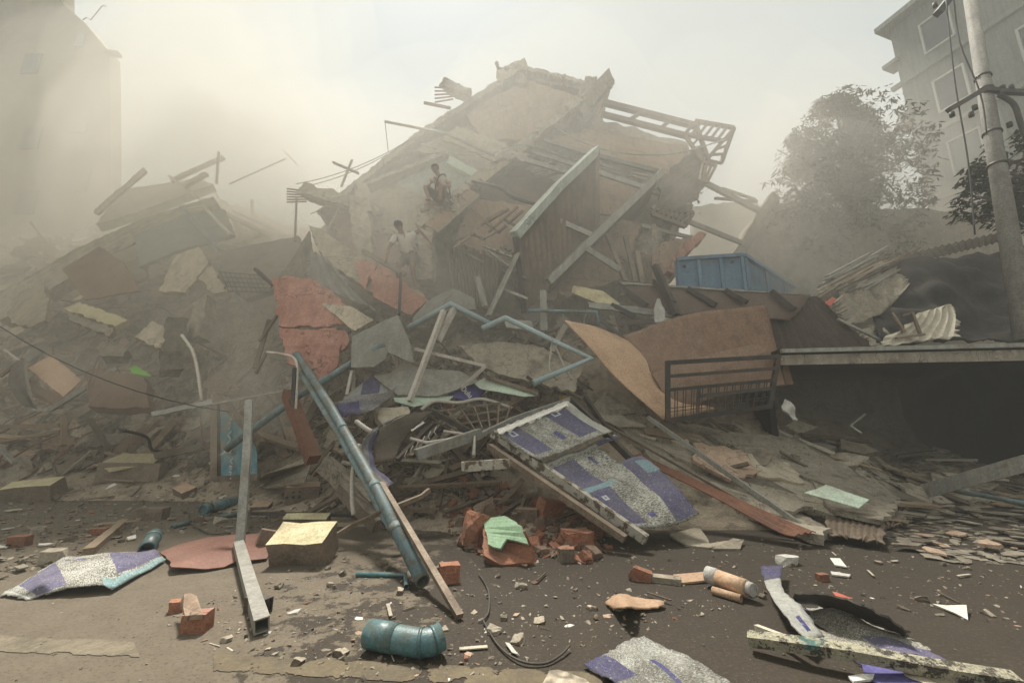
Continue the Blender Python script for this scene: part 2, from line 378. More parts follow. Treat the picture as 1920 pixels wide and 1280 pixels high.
def poly_bm(pts, thick, jag=0.0, seg=.12, warp=0.0):
    """flat slab cut to an outline of world points, with broken (jagged) edges"""
    c = sum(pts, V()) / len(pts)
    nrm = V()
    for i in range(len(pts)):
        nrm += (pts[i] - c).cross(pts[(i + 1) % len(pts)] - c)
    nrm.normalize()
    if nrm.dot(CAM - c) < 0: nrm = -nrm
    out = []
    for i, p in enumerate(pts):
        q = pts[(i + 1) % len(pts)]; L = (q - p).length; n = max(1, int(L / seg)) if jag else 1
        for k in range(n):
            v = p.lerp(q, k / n)
            if k and jag: v = v + (q - p).normalized().cross(nrm) * rnd(-1, 1) * jag + nrm * rnd(-1, 1) * jag * .3
            out.append(v)
    ex = (pts[1] - pts[0]).normalized(); ey = nrm.cross(ex).normalized()
    flat = [V(((p - c).dot(ex), (p - c).dot(ey), 0)) for p in out]
    tris = geometry.tessellate_polygon([flat])
    bm = bmesh.new(); L = uvl(bm)
    mnx, mxx = min(f.x for f in flat), max(f.x for f in flat); mny, mxy = min(f.y for f in flat), max(f.y for f in flat)
    va = [bm.verts.new(p) for p in out]; vb = [bm.verts.new(p - nrm * thick) for p in out]
    uvd = {}
    for i, f in enumerate(flat): uvd[va[i]] = uvd[vb[i]] = ((f.x - mnx) / max(1e-6, mxx - mnx), (f.y - mny) / max(1e-6, mxy - mny))
    for t in tris:
        try: bm.faces.new([va[i] for i in t]); bm.faces.new([vb[i] for i in t][::-1])
        except ValueError: pass
    n = len(out)
    for i in range(n):
        try: f = bm.faces.new((va[i], va[(i + 1) % n], vb[(i + 1) % n], vb[i])); f.material_index = 0
        except ValueError: pass
    for f in bm.faces:
        for l in f.loops: l[L].uv = uvd[l.vert]
    return bm
def patch_bm(rows, thick, nu=14, nv=14, bump=0.0, jag=0.0, holes=(), ridge=0, bscale=2.0, seed=0, lin=False):
    """curved sheet through a grid of world points (rows of equal length); UV u along a row, v down the rows"""
    def cr(a, t):
        n = len(a) - 1
        if n == 0: return a[0]
        x = min(max(t, 0), 1) * n; i = min(int(x), n - 1); t = x - i
        if lin: return a[i].lerp(a[i + 1], t)
        p0 = a[i - 1] if i else a[i] * 2 - a[i + 1]; p1, p2 = a[i], a[i + 1]; p3 = a[i + 2] if i + 2 <= n else a[i + 1] * 2 - a[i]
        return .5 * ((2 * p1) + (p2 - p0) * t + (2 * p0 - 5 * p1 + 4 * p2 - p3) * t * t + (3 * p1 - p0 - 3 * p2 + p3) * t ** 3)
    pts = [[cr([cr(r, i / nu) for r in rows], j / nv) for i in range(nu + 1)] for j in range(nv + 1)]
    nr = [[None] * (nu + 1) for _ in range(nv + 1)]
    for j in range(nv + 1):
        for i in range(nu + 1):
            a = pts[j][min(i + 1, nu)] - pts[j][max(i - 1, 0)]; b = pts[min(j + 1, nv)][i] - pts[max(j - 1, 0)][i]
            n = a.cross(b); n.normalize(); nr[j][i] = n
    if nr[nv // 2][nu // 2].dot(CAM - pts[nv // 2][nu // 2]) < 0: nr = [[-n for n in r] for r in nr]
    rs = random.Random(seed + nu * 7)
    new = [[None] * (nu + 1) for _ in range(nv + 1)]
    for j in range(nv + 1):
        for i in range(nu + 1):
            p = pts[j][i]
            d = bump * noise.noise(p * bscale + V((seed, 0, 0))) * 1.6 if bump else 0
            if ridge: d = ridge * (1 if i % 2 else -1)
            q = p + nr[j][i] * d
            if jag and (i in (0, nu) or j in (0, nv)):
                q += V((rs.uniform(-1, 1), rs.uniform(-1, 1), rs.uniform(-.4, .4))) * jag
            new[j][i] = q
    bm = bmesh.new(); L = uvl(bm)
    A = [[bm.verts.new(p) for p in r] for r in new]; B = [[bm.verts.new(new[j][i] - nr[j][i] * thick) for i in range(nu + 1)] for j in range(nv + 1)]
    def hole(i, j):
        u, v = (i + .5) / nu, (j + .5) / nv
        return any(h[0] < u < h[1] and h[2] < v < h[3] for h in holes)
    def fc(vs, uvs, sm=True):
        f = bm.faces.new(vs); f.smooth = sm and not ridge
        for l, t in zip(f.loops, uvs): l[L].uv = t
    for j in range(nv):
        for i in range(nu):
            if hole(i, j): continue
            uv = [(i / nu, j / nv), ((i + 1) / nu, j / nv), ((i + 1) / nu, (j + 1) / nv), (i / nu, (j + 1) / nv)]
            fc((A[j][i], A[j][i + 1], A[j + 1][i + 1], A[j + 1][i]), uv)
            fc((B[j + 1][i], B[j + 1][i + 1], B[j][i + 1], B[j][i]), uv[::-1])
            for (i2, j2, e) in ((i, j - 1, (0, 1)), (i, j + 1, (3, 2)), (i - 1, j, (0, 3)), (i + 1, j, (1, 2))):
                if i2 < 0 or j2 < 0 or i2 >= nu or j2 >= nv or hole(i2, j2):
                    co = [(j, i), (j, i + 1), (j + 1, i + 1), (j + 1, i)]; a, b = co[e[0]], co[e[1]]
                    fc((A[a[0]][a[1]], A[b[0]][b[1]], B[b[0]][b[1]], B[a[0]][a[1]]), [uv[e[0]], uv[e[1]], uv[e[1]], uv[e[0]]], False)
    return bm
def chunk_bm(sx, sy, sz, seed, rough=.18, flat=False, cuts=2, amp=.1):
    """broken lump: jittered box, planed off by random cuts, with chipped faces"""
    rs = random.Random(seed); bm = bmesh.new()
    pts = []
    for a in (-1, 1):
        for b in (-1, 1):
            for c in (-1, 1):
                pts.append(V((a * sx * (1 - rs.random() * rough * 2), b * sy * (1 - rs.random() * rough * 2), c * sz * (1 - rs.random() * rough))) / 2)
    for _ in range(0 if flat else 5):
        pts.append(V((rs.uniform(-.5, .5) * sx, rs.uniform(-.5, .5) * sy, rs.uniform(-.5, .5) * sz)) * 1.08)
    for p in pts: bm.verts.new(p)
    bmesh.ops.convex_hull(bm, input=bm.verts[:])
    for v in [v for v in bm.verts if not v.link_faces]: bm.verts.remove(v)
    for _ in range(cuts):
        n = V((rs.uniform(-1, 1), rs.uniform(-1, 1), rs.uniform(-.6, .6))).normalized()
        ext = max(v.co.dot(n) for v in bm.verts)
        r = bmesh.ops.bisect_plane(bm, geom=bm.verts[:] + bm.edges[:] + bm.faces[:], plane_co=n * ext * rs.uniform(.6, .85), plane_no=n, clear_outer=True)
        ed = [e for e in r['geom_cut'] if isinstance(e, bmesh.types.BMEdge)]
        try: bmesh.ops.contextual_create(bm, geom=ed)
        except Exception: pass
    bmesh.ops.triangulate(bm, faces=bm.faces[:])
    bmesh.ops.subdivide_edges(bm, edges=bm.edges[:], cuts=2 if max(sx, sy, sz) > .3 else 1, use_grid_fill=True)
    m = min(sx, sy, sz)
    for v in bm.verts:
        v.co += V((rs.uniform(-1, 1), rs.uniform(-1, 1), rs.uniform(-1, 1))) * m * .45 * amp
        v.co += noise.noise_vector(v.co * (1.6 / max(sx, sy, sz)) * 3 + V((seed, 0, 0))) * m * amp
    return bm
def text_mesh(s, size, font_extrude=.002):
    cu = bpy.data.curves.new('lettering', 'FONT'); cu.body = s; cu.size = size; cu.extrude = font_extrude; cu.align_x = 'CENTER'; cu.align_y = 'CENTER'
    o = bpy.data.objects.new('lettering', cu); SC.collection.objects.link(o)
    bpy.context.view_layer.update()
    me = bpy.data.meshes.new_from_object(o.evaluated_get(bpy.context.evaluated_depsgraph_get()))
    bpy.data.objects.remove(o); bpy.data.curves.remove(cu)
    bm = bmesh.new(); bm.from_mesh(me); bpy.data.meshes.remove(me); return bm
# ================================================================ THE SETTING
def ground():
    bm = bmesh.new(); L = uvl(bm)
    # one sheet to the horizon, finer near the camera
    xs = [-600, -200, -60, -25] + [x * .25 for x in range(-48, 49)] + [25, 60, 200, 600]
    ys = [-20, -5, 0] + [1 + y * .22 for y in range(40)] + [12, 16, 24, 40, 80, 200, 900]
    g = [[bm.verts.new((x, y, 0.0)) for x in xs] for y in ys]
    for j in range(len(ys) - 1):
        for i in range(len(xs) - 1): bm.faces.new((g[j][i], g[j][i + 1], g[j + 1][i + 1], g[j + 1][i])).smooth = True
    m = bpy.data.materials.new('road_surface'); m.use_nodes = True; nt = m.node_tree; b = nt.nodes['Principled BSDF']
    tc = nd(nt, 'ShaderNodeTexCoord'); v = tc.outputs['Object']
    sp = nd(nt, 'ShaderNodeSeparateXYZ'); nt.links.new(v, sp.inputs[0])
    big = noise_(nt, v, .9, 6, .6); med = noise_(nt, v, 5, 8, .7); fine = noise_(nt, v, 45, 4, .75); mid2 = noise_(nt, v, 4.6, 10, .75)
    dusty = mixc(nt, med, (.1, .078, .052), (.215, .175, .125)); wet = mixc(nt, med, (.026, .019, .0115), (.058, .042, .026))
    # wet asphalt with a drying, blotchy edge: dry dust on the left of the road, wet from the middle rightwards
    edge = math_(nt, 'ADD', math_(nt, 'ADD', math_(nt, 'MULTIPLY', sp.outputs[0], .55), 1.15), math_(nt, 'MULTIPLY', math_(nt, 'SUBTRACT', big, .5), .8))
    blot = math_(nt, 'ADD', edge, math_(nt, 'MULTIPLY', math_(nt, 'SUBTRACT', mid2, .5), 4.2))
    wetm = ramp(nt, blot, .42, .58)
    col = mixc(nt, wetm, dusty, wet)
    # light dust film far off and under the rubble
    film = math_(nt, 'MULTIPLY', ramp(nt, sp.outputs[1], 4.5, 9), .75)
    col = mixc(nt, film, col, mixc(nt, med, (.11, .09, .066), (.18, .15, .11)))
    col = mixc(nt, math_(nt, 'MULTIPLY', ramp(nt, fine, .54, .72), .35), col, (.22, .185, .14))
    col = mixc(nt, math_(nt, 'MULTIPLY', ramp(nt, fine, .46, .34), .6), col, (.03, .025, .018))
    nt.links.new(col, b.inputs['Base Color'])
    nt.links.new(math_(nt, 'MULTIPLY_ADD', wetm, -.22, .92), b.inputs['Roughness']); b.inputs['Specular IOR Level'].default_value = .3
    bp = nd(nt, 'ShaderNodeBump'); bp.inputs['Strength'].default_value = .55; bp.inputs['Distance'].default_value = .02
    nt.links.new(math_(nt, 'ADD', fine, math_(nt, 'MULTIPLY', med, 1.2)), bp.inputs['Height']); nt.links.new(bp.outputs[0], b.inputs['Normal'])
    tag(link('road', bm, m, recenter=False), 'brown dust-covered asphalt road, wet and darker on the right', kind='structure')
ground()
def worn(name, c, thr):
    def f(nt, col, uv, vec):
        return mixc(nt, ramp(nt, noise_(nt, vec, 6, 8, .75), thr[0], thr[1]), c, (.075, .06, .042))
    return mat(name, c, c, custom=f, dust=.25, bump=.3, var=0)
worn('paint_yellow', (.15, .115, .062), (.34, .62)); worn('paint_dusty', (.21, .175, .12), (.4, .7))
def line_strip(a, b, c, d, m):
    bm = bmesh.new(); n = 14
    A = [G(*a).lerp(G(*b), i / n) for i in range(n + 1)]; B = [G(*d).lerp(G(*c), i / n) for i in range(n + 1)]
    va = [bm.verts.new((p.x, p.y, .020 + rnd(0, .001))) for p in A]; vb = [bm.verts.new((p.x, p.y, .020 + rnd(0, .001))) for p in B]
    bm.free(); bm = bmesh.new(); n, k = 260, 22      # paint flakes: cells worn away unevenly, most at the edges
    c0, c1, c2, c3 = [G(*q) for q in (a, b, c, d)]
    g = [[c0.lerp(c1, i / n).lerp(c3.lerp(c2, i / n), j / k) for i in range(n + 1)] for j in range(k + 1)]
    vv = [[bm.verts.new((p.x, p.y, .004)) for p in r_] for r_ in g]
    for j in range(k):
        for i in range(n):
            p = g[j][i]; e = min(j, k - 1 - j, 3) / 3; q = noise.fractal(V((p.x * 7, p.y * 7, 0)), .8, 2.2, 4)
            if q + e * .6 > .02: bm.faces.new((vv[j][i], vv[j][i + 1], vv[j + 1][i + 1], vv[j + 1][i]))
    for v in [v for v in bm.verts if not v.link_faces]: bm.verts.remove(v)
    return link('road_marking', bm, m)
tag(line_strip((-120, 1186), (250, 1202), (262, 1232), (-120, 1218), 'paint_dusty'), 'faded dusty road line at the left of the photo', kind='structure')
tag(line_strip((400, 1226), (1140, 1262), (1120, 1300), (400, 1258), 'paint_yellow'), 'worn yellow road line along the bottom of the photo', kind='structure')
def mound():
    bm = bmesh.new()
    na, ny = 300, 190
    a0, a1 = AZ[0], AZ[-1]
    g = []
    for j in range(ny + 1):
        t = j / ny; Y = 4.3 * ((ROWS[-1] - .1) / 4.3) ** t; row = []
        for i in range(na + 1):
            a = a0 + (a1 - a0) * i / na; x = a * Y; z = H(x, Y)
            if z > .1: z += noise.noise(V((x * 9, Y * 9, 0))) * .035 + (rnd(-.02, .02))
            row.append(bm.verts.new((x, Y, z - .03 if z < .03 else z)))
        g.append(row)
    for j in range(ny):
        for i in range(na):
            q = (g[j][i], g[j][i + 1], g[j + 1][i + 1], g[j + 1][i])
            if max(v.co.z for v in q) > -.01: bm.faces.new(q)
    for v in [v for v in bm.verts if not v.link_faces]: bm.verts.remove(v)
    o = link('rubble_heap', bm, 'rubble', recenter=False)
    tag(o, 'heap of crushed masonry, dust and splinters under the wreckage', 'rubble', kind='stuff')
mound()
# dust-filled air round everything
def volume_mat(name, dens, col, aniso):
    m = bpy.data.materials.new(name); m.use_nodes = True; nt = m.node_tree; nt.nodes.clear()
    pv = nd(nt, 'ShaderNodeVolumePrincipled'); o = nd(nt, 'ShaderNodeOutputMaterial')
    pv.inputs['Color'].default_value = (*col, 1); pv.inputs['Density'].default_value = dens; pv.inputs['Anisotropy'].default_value = aniso
    nt.links.new(pv.outputs[0], o.inputs['Volume']); return m
def haze():
    bm = bmesh.new(); add_box(bm, V((0, 18, 9.5)), V((48, 0, 0)), V((0, 30, 0)), V((0, 0, 10.5)))
    o = link('haze', bm, volume_mat('haze', HAZE_DENS, HAZE_COL, .25), recenter=False)
    tag(o, 'pale brown dust hanging in the air over the whole street', 'haze', kind='stuff')
haze()
def cloud(c, r, dens, col, label, seed=0):
    e = bpy.data.objects.new('dust_cloud', None); SC.collection.objects.link(e); tag(e, label, 'dust cloud', kind='stuff')
    m = volume_mat('dust_cloud', dens / 4, col, .1)
    for k, q in enumerate((1.15, .93, .7, .48)):        # nested layers: the cloud thins out gradually towards its rim
        bm = bmesh.new(); bmesh.ops.create_icosphere(bm, subdivisions=4, radius=1)
        for v in bm.verts:
            v.co *= q * (1 + noise.noise(v.co * 1.3 + V((seed + k * .4, 0, 0))) * .6 + noise.noise(v.co * 3.1 + V((seed + k, 5, 0))) * .22)
            v.co = V((v.co.x * r[0], v.co.y * r[1], v.co.z * r[2])) + V(c)
        me = bpy.data.meshes.new('dust_layer'); bm.to_mesh(me); bm.free(); me.materials.append(m)
        for f in me.polygons: f.use_smooth = True
        o = bpy.data.objects.new('dust_layer', me); SC.collection.objects.link(o); o.parent = e
# ================================================================ LARGE STRUCTURES
def poly(name, pts, thick, m, label=None, cat=None, parent=None, jag=.03, lift=0, group=None, seg=.14):
    o = link(name, poly_bm([pt(p, lift) for p in pts], thick, jag, seg), m, parent)
    return tag(o, label, cat if parent is None else None, group)
def beam(name, p0, p1, w, h, m, label=None, cat=None, parent=None, roll=0, rough=0, lift=0, group=None):
    bm = bmesh.new(); add_beam(bm, pt(p0, lift), pt(p1, lift), w, h, roll, rough)
    if isinstance(m, str) and m.startswith('concrete') and w > .12:      # chipped, crumbling surface
        bmesh.ops.subdivide_edges(bm, edges=bm.edges[:], cuts=3, use_grid_fill=True)
        for v in bm.verts: v.co += noise.noise_vector(v.co * 6) * w * .12 + noise.noise_vector(v.co * 17) * w * .07
    return tag(link(name, bm, m, parent), label, cat if parent is None else None, group)
def tube(name, pts, r, m, label=None, cat=None, parent=None, lift=0, group=None, square=False, smooth=0, hollow=True, sides=10, roll=0, taper=1):
    ps = [pt(p, lift) for p in pts]
    if smooth: ps = smooth_path(ps, smooth)
    bm = bmesh.new(); add_tube(bm, ps, r, sides, hollow, square, taper, roll)
    return tag(link(name, bm, m, parent), label, cat if parent is None else None, group)
def patch(name, rows, thick, m, label=None, cat=None, parent=None, lift=0, group=None, **kw):
    return tag(link(name, patch_bm([[pt(p, lift) for p in r] for r in rows], thick, **kw), m, parent), label, cat if parent is None else None, group)
def slab(name, a, b, depth, thick, m, parent=None, dz=-.25, jag=.03, label=None, cat=None, dx=0):
    """plate running from its front edge a-b back into the building"""
    A, B = pt(a), pt(b); d = V((dx, depth, dz))
    return tag(link(name, poly_bm([A, B, B + d, A + d], thick, jag), m, parent), label, cat)
def ruin():
    r = empty('collapsed_building', P(950, 560, 12) * 1); r.location.z = 0; r['_o'] = tuple(r.location)
    tag(r, 'toppled multi-storey concrete building lying on its side with rooms torn open', 'collapsed building')
    # rear skin of the building, seen inside the open rooms
    poly('rear_wall', [(600,430,14.2),(655,352,14.6),(770,270,15),(850,205,15.4),(930,152,15.8),(985,136,16),(1095,168,16),(1122,222,15.6),(1290,268,15),(1318,330,14.2),(1290,410,13.6),(1240,480,13),(1200,690,12.4),(900,720,12.4),(640,700,12.6)], .3, 'concrete', None, parent=r, jag=.12, seg=.3)
    # rooms: plastered walls standing between the slabs
    poly('room_wall', [(872,212,14.6),(985,150,15.2),(1092,182,15.2),(1015,262,14.5),(905,262,14.2)], .12, 'plaster_tan', 'pinkish tan wall of the topmost room', parent=r, jag=.05)
    poly('room_wall', [(856,236,14.2),(930,262,14.0),(985,285,13.8),(925,300,13.6),(830,262,13.9)], .1, 'plaster_beige', parent=r, jag=.06)
    poly('room_wall', [(770,282,13.8),(840,252,14.1),(930,300,13.8),(985,300,13.7),(915,348,13.2),(835,288,13.4)], .1, 'concrete', parent=r, jag=.06)
    poly('room_wall', [(748,318,13.1),(815,288,13.3),(912,330,13.0),(888,378,12.4),(812,395,12.2),(742,352,12.7)], .1, 'mint', 'pale mint green wall behind the seated person', parent=r, jag=.04)
    poly('room_wall', [(842,292,13.0),(912,328,12.75),(905,342,12.6),(838,305,12.85)], .1, 'sheet_mint', parent=r, jag=.02)
    poly('room_wall', [(668,345,12.7),(745,345,12.7),(822,385,12.2),(800,432,11.9),(770,470,11.8),(668,440,12.2)], .12, 'plaster_beige', parent=r, jag=.06)
    poly('room_wall', [(885,372,12.2),(1000,385,12.2),(965,425,11.9),(962,500,11.4),(905,490,11.5),(850,455,11.7)], .1, 'plaster_tan', 'bare pinkish wall beside the corrugated sheet', parent=r, jag=.04)
    poly('room_wall', [(965,300,13.2),(1100,310,13.2),(1030,370,12.6),(1000,400,12.5),(900,370,12.6)], .1, 'corr_pink', parent=r, jag=.05)
    poly('room_wall', [(1118,330,12.8),(1218,350,12.8),(1165,405,12.3),(1118,400,12.3)], .1, 'plaster_tan', parent=r, jag=.03)
    poly('room_wall', [(1120,405,12.1),(1165,410,12.1),(1205,420,12.1),(1165,520,11.6),(1060,560,11.5),(1010,560,11.5)], .1, 'plaster_tan', parent=r, jag=.05)
    poly('room_wall', [(1120,240,14.4),(1288,275,14.2),(1300,330,13.6),(1240,325,13.4),(1020,262,14)], .1, 'plaster_tan', parent=r, jag=.08)
    poly('room_wall', [(620,402,12.4),(668,392,12.4),(720,430,12.0),(770,480,11.6),(850,560,11.2),(700,560,11.2),(640,470,11.8)], .14, 'corr_pink', 'large dark wall slab below the left rooms', parent=r, jag=.08)
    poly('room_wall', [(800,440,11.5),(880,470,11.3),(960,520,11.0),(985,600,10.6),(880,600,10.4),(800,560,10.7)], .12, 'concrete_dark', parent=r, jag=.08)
    # floor slabs, now running up to the right
    slab('floor_slab', (790,425,10.6), (888,345,11.6), 1.6, .22, 'concrete', r)
    slab('floor_slab', (884,348,11.5), (1010,255,12.6), 1.9, .24, 'concrete', r)
    slab('floor_slab', (1005,258,12.6), (1150,145,14.0), 1.9, .26, 'concrete', r)
    slab('floor_slab', (602,402,12.4), (778,262,13.7), 1.2, .2, 'concrete', r)
    slab('floor_slab', (775,264,13.7), (985,128,15.0), 1.2, .22, 'concrete', r)
    slab('floor_slab', (986,130,15.0), (1105,160,15.0), 1.0, .2, 'concrete', r)
    slab('floor_slab', (1035,525,10.6), (1235,335,12.2), 1.3, .07, 'concrete_dark', r)
    slab('floor_slab', (690,345,12.1), (830,290,12.9), .9, .12, 'concrete', r)
    # broken beam ends sticking up along the top
    for a, b, s in (((935,150,15), (985,128,15), .5), ((1095,195,14.2), (1106,152,14.2), .5), ((1085,215,13.8), (1143,148,13.8), .5), ((975,160,15), (978,125,15), .4)):
        beam('broken_column', a, b, s * .8, s * .8, 'concrete', parent=r, rough=.12)
    beam('broken_column', (692,520,11.2), (676,390,11.9), .45, .4, 'concrete', parent=r, rough=.08)
    beam('broken_column', (800,530,10.5), (800,432,10.9), .38, .38, 'concrete', parent=r, rough=.08)
    beam('broken_column', (1225,430,12.0), (1178,560,11.2), .4, .3, 'concrete', parent=r, rough=.1)
    beam('roof_beam', (1005,152,15.2), (1090,168,15.2), .12, .12, 'metal_brown', parent=r)
    beam('roof_beam', (1130,192,14), (1310,238,13.6), .16, .16, 'metal_brown', parent=r)
    beam('roof_beam', (1128,214,13.8), (1290,256,13.5), .14, .14, 'metal_brown', parent=r)
    beam('roof_beam', (1200,212,13.8), (1180,226,13.8), .1, .1, 'metal_brown', parent=r)
    beam('roof_beam', (1256,226,13.7), (1240,240,13.7), .1, .1, 'metal_brown', parent=r)
    # pale tiled landing on the lowest slab
    poly('tiled_landing', [(796,420,10.5),(880,352,11.5),(893,362,11.5),(818,432,10.5)], .1, 'tile_orange', 'orange tiled edge of the lowest slab', parent=r, jag=.02)
    beam('slab_edge', (816,436,10.45), (895,366,11.4), .16, .1, 'plaster_beige', parent=r, rough=.1)
    beam('slab_edge', (900,342,11.4), (965,292,12.2), .22, .16, 'plaster_beige', parent=r, rough=.12)
    beam('slab_edge', (965,292,12.15), (1010,258,12.6), .16, .14, 'plaster_beige', parent=r, rough=.12)
    # corrugated partition and its green-painted head rail
    rows = []
    for t in range(6):
        k = t / 5; rows.append([P(967 + 18 * k, 452 + 135 * k, 9.6), P(1045 + 7 * k, 365 + 150 * k, 10.6), P(1119, 290 + 155 * k, 11.6)])
    q = patch('corrugated_wall', rows, .01, 'corr_pink', 'brown corrugated sheet wall hanging under a green rail', parent=r, nu=30, nv=8, ridge=.07, jag=0)
    bm = bmesh.new(); add_beam(bm, P(964, 442, 9.5), P(1045, 352, 10.5), .26, .2, .25, .03); add_beam(bm, P(1043, 354, 10.5), P(1120, 281, 11.6), .24, .2, .25, .03)
    tag(link('head_rail', bm, 'mint', r), 'pale green painted rail along the corrugated wall')
    beam('wall_stud', (966,446,9.4), (983,585,9.4), .12, .1, 'metal_dark', parent=r)
    beam('wall_stud', (1120,284,11.5), (1119,448,11.5), .12, .1, 'metal_brown', parent=r)
    # long pale beams across the open rooms
    for a, b, s in (((1027,528,10.1), (1240,322,12.0), .17), ((1021,263,12.2), (1105,288,12), .09), ((996,284,11.9), (1085,312,11.6), .09), ((985,300,11.7), (1070,325,11.4), .11),
                    ((1122,293,11.8), (1235,322,12), .11), ((1122,324,11.5), (1212,353,11.6), .11), ((1048,414,10.8), (1112,442,10.8), .12), ((1100,466,10.5), (1162,506,10.5), .13),
                    ((1202,423,11.7), (1305,448,12), .09), ((1222,388,12), (1392,456,12.4), .11), ((1320,342,13), (1424,396,13.5), .13), ((1353,353,13.5), (1415,374,13.8), .07), ((1340,372,13.4), (1420,378,13.8), .07), ((940,298,12.2), (1003,254,12.5), .08)):
        beam('cross_beam', a, b, s, s, 'steel', parent=r, roll=.2)
    # balcony cage at the right end
    def rail(name, quads, n, rr):
        bm = bmesh.new(); A, B, C, D = [pt(q) for q in quads]
        for a, b in ((A, B), (D, C)): add_beam(bm, a, b, .1, .1)
        for i in range(n + 1): add_beam(bm, A.lerp(B, i / n), D.lerp(C, i / n), rr, rr)
        tag(link(name, bm, 'metal_brown', r), 'bent steel balcony cage on the upper right corner' if n > 5 else None)
    rail('balcony_railing', [(1303,227,13.6),(1376,240,13.4),(1357,265,13.0),(1283,252,13.2)], 6, .07)
    rail('balcony_railing', [(1376,240,13.4),(1352,306,12.8),(1325,300,12.8),(1357,262,13.0)], 4, .06)
    rail('balcony_railing', [(1303,229,13.6),(1328,300,12.9),(1318,302,12.9),(1284,254,13.2)], 5, .06)
    rail('balcony_railing', [(1318,305,12.8),(1343,309,12.7),(1326,342,12.4),(1312,338,12.4)], 3, .06)
    poly('balcony_floor', [(1240,330,12.8),(1318,268,13.4),(1326,330,12.9),(1290,400,12.4),(1262,418,12.2),(1228,405,12.2)], .12, 'concrete_dark', 'weathered greenish balcony floor turned on edge', parent=r, jag=.08)
    rail('balcony_railing', [(1232,388,12),(1300,400,12),(1285,425,11.8),(1222,402,11.8)], 7, .07)
    # hanging cable and torn edges
    for ps, rr in (([(940,280,12), (990,272,12.2), (1080,300,12), (1180,330,12)], .02), ([(790,270,13.3), (860,290,13), (930,285,12.8), (1000,275,12.6)], .025), ([(885,340,11.2), (935,352,11), (960,370,10.9), (1010,385,10.8)], .045), ([(1040,240,13.2), (1130,280,12.8), (1250,290,12.6), (1360,262,12.8)], .02)):
        tube('loose_cable', ps, rr, 'cable' if rr > .03 else 'mint', parent=r, smooth=5, hollow=False, sides=5)
    rs = random.Random(5)
    for i in range(26):       # reinforcement bars standing out of the broken edges
        k = rs.random(); e = [((605,400,12.3), (780,262,13.6)), ((780,262,13.6), (985,128,14.9)), ((790,430,10.5), (888,350,11.5)), ((1105,168,14.4), (1150,148,14))][i % 4]
        a = pt(e[0]).lerp(pt(e[1]), k); d = V((rs.uniform(-1, .3), -.2, rs.uniform(-.4, .8))) * rs.uniform(.15, .5)
        tube('reinforcing_bar', [a, a + d * .6, a + d + V((0, 0, -.08))], .012, 'rust', parent=r, hollow=False, sides=5)
    # thin ceiling laths hanging in the open rooms
    rs = random.Random(12)
    for i in range(18):
        k = i / 17; a = pt((985 + 60 * k + rs.uniform(-4, 4), 318 + 22 * k + rs.uniform(-4, 4), 12.4)); b = a + V((.75 + rs.uniform(-.2, .2), .15, .45 + rs.uniform(-.1, .1)))
        bm = bmesh.new(); add_beam(bm, a, b, .035, .03); link('ceiling_lath', bm, 'steel', r)
    for i in range(22):
        x = 990 + rs.uniform(0, 250); y = 255 + (x - 990) * .25 + rs.uniform(0, 60); L_ = rs.uniform(30, 90)
        bm = bmesh.new(); add_beam(bm, P(x, y, 13.0), P(x + L_, y + L_ * rs.uniform(.18, .34), 13.0), .05, .05); link('ceiling_lath', bm, ['metal_brown', 'concrete', 'steel'][i % 3], r)
    for i in range(16):
        x = 850 + rs.uniform(0, 110); y = 560 - abs(x - 800) * .3 - rs.uniform(40, 150); L_ = rs.uniform(20, 60); sg = rs.choice((-1, 1))
        bm = bmesh.new(); add_beam(bm, P(x, y, 10.9), P(x + L_, y + sg * L_ * rs.uniform(.3, .9), 10.7), .06, .05, 0, .1); link('hanging_lath', bm, ['metal_brown', 'wood', 'concrete'][i % 3], r)
    patch('hanging_curtain', [[(832,448,11.0),(880,462,10.9),(940,492,10.7)], [(840,500,10.7),(885,520,10.6),(935,540,10.5)], [(850,560,10.4),(890,575,10.3),(930,580,10.3)]], .012, 'metal_brown', 'dark vertically folded sheet hanging below the orange landing', parent=r, nu=26, nv=10, ridge=.05, jag=.03)
    # broken-off lumps lying on slabs and along the torn edges
    bm = bmesh.new()
    segs = [((790,425,10.4), (888,345,11.4)), ((884,348,11.3), (1010,255,12.4)), ((1005,258,12.4), (1150,145,13.8)), ((602,402,12.2), (778,262,13.5)), ((775,264,13.5), (985,128,14.8)), ((986,130,14.8), (1105,160,14.8)), ((1240,470,11.6), (1330,330,12.6)), ((668,440,12), (800,432,11.6)), ((1130,410,11.9), (1200,560,11.2))]
    for k in range(190):
        a, b = segs[k % len(segs)]; c = pt(a).lerp(pt(b), rs.random()) + V((rs.gauss(0, .1), rs.gauss(0, .12), -abs(rs.gauss(0, .1))))
        s = .05 * (4 ** rs.random()); t = bmesh.new()
        for _ in range(9): t.verts.new(c + V((rs.uniform(-.5, .5), rs.uniform(-.5, .5), rs.uniform(-.4, .4))) * s)
        bmesh.ops.convex_hull(t, input=t.verts[:])
        for v in [v for v in t.verts if not v.link_faces]: t.verts.remove(v)
        mm = bpy.data.meshes.new('t'); t.to_mesh(mm); t.free(); bm.from_mesh(mm); bpy.data.meshes.remove(mm)
    o = link('crumbled_edge', bm, 'concrete', r); o['kind'] = 'stuff'
    # broken stubs with bars on the left outline
    beam('broken_beam', (700,392,11.9), (568,362,11.9), .42, .34, 'concrete', parent=r, rough=.2)
    for k in range(6): beam('reinforcing_bar', (575,358 + k * 4,11.9), (538,354 + k * 5,11.9), .03, .03, 'rust', parent=r)
    beam('broken_beam', (885,182,14.4), (832,160,14.4), .34, .3, 'concrete', parent=r, rough=.25)
    for k in range(5): beam('reinforcing_bar', (850,166 + k * 5,14.3), (815,164 + k * 7,14.3), .035, .035, 'rust', parent=r)
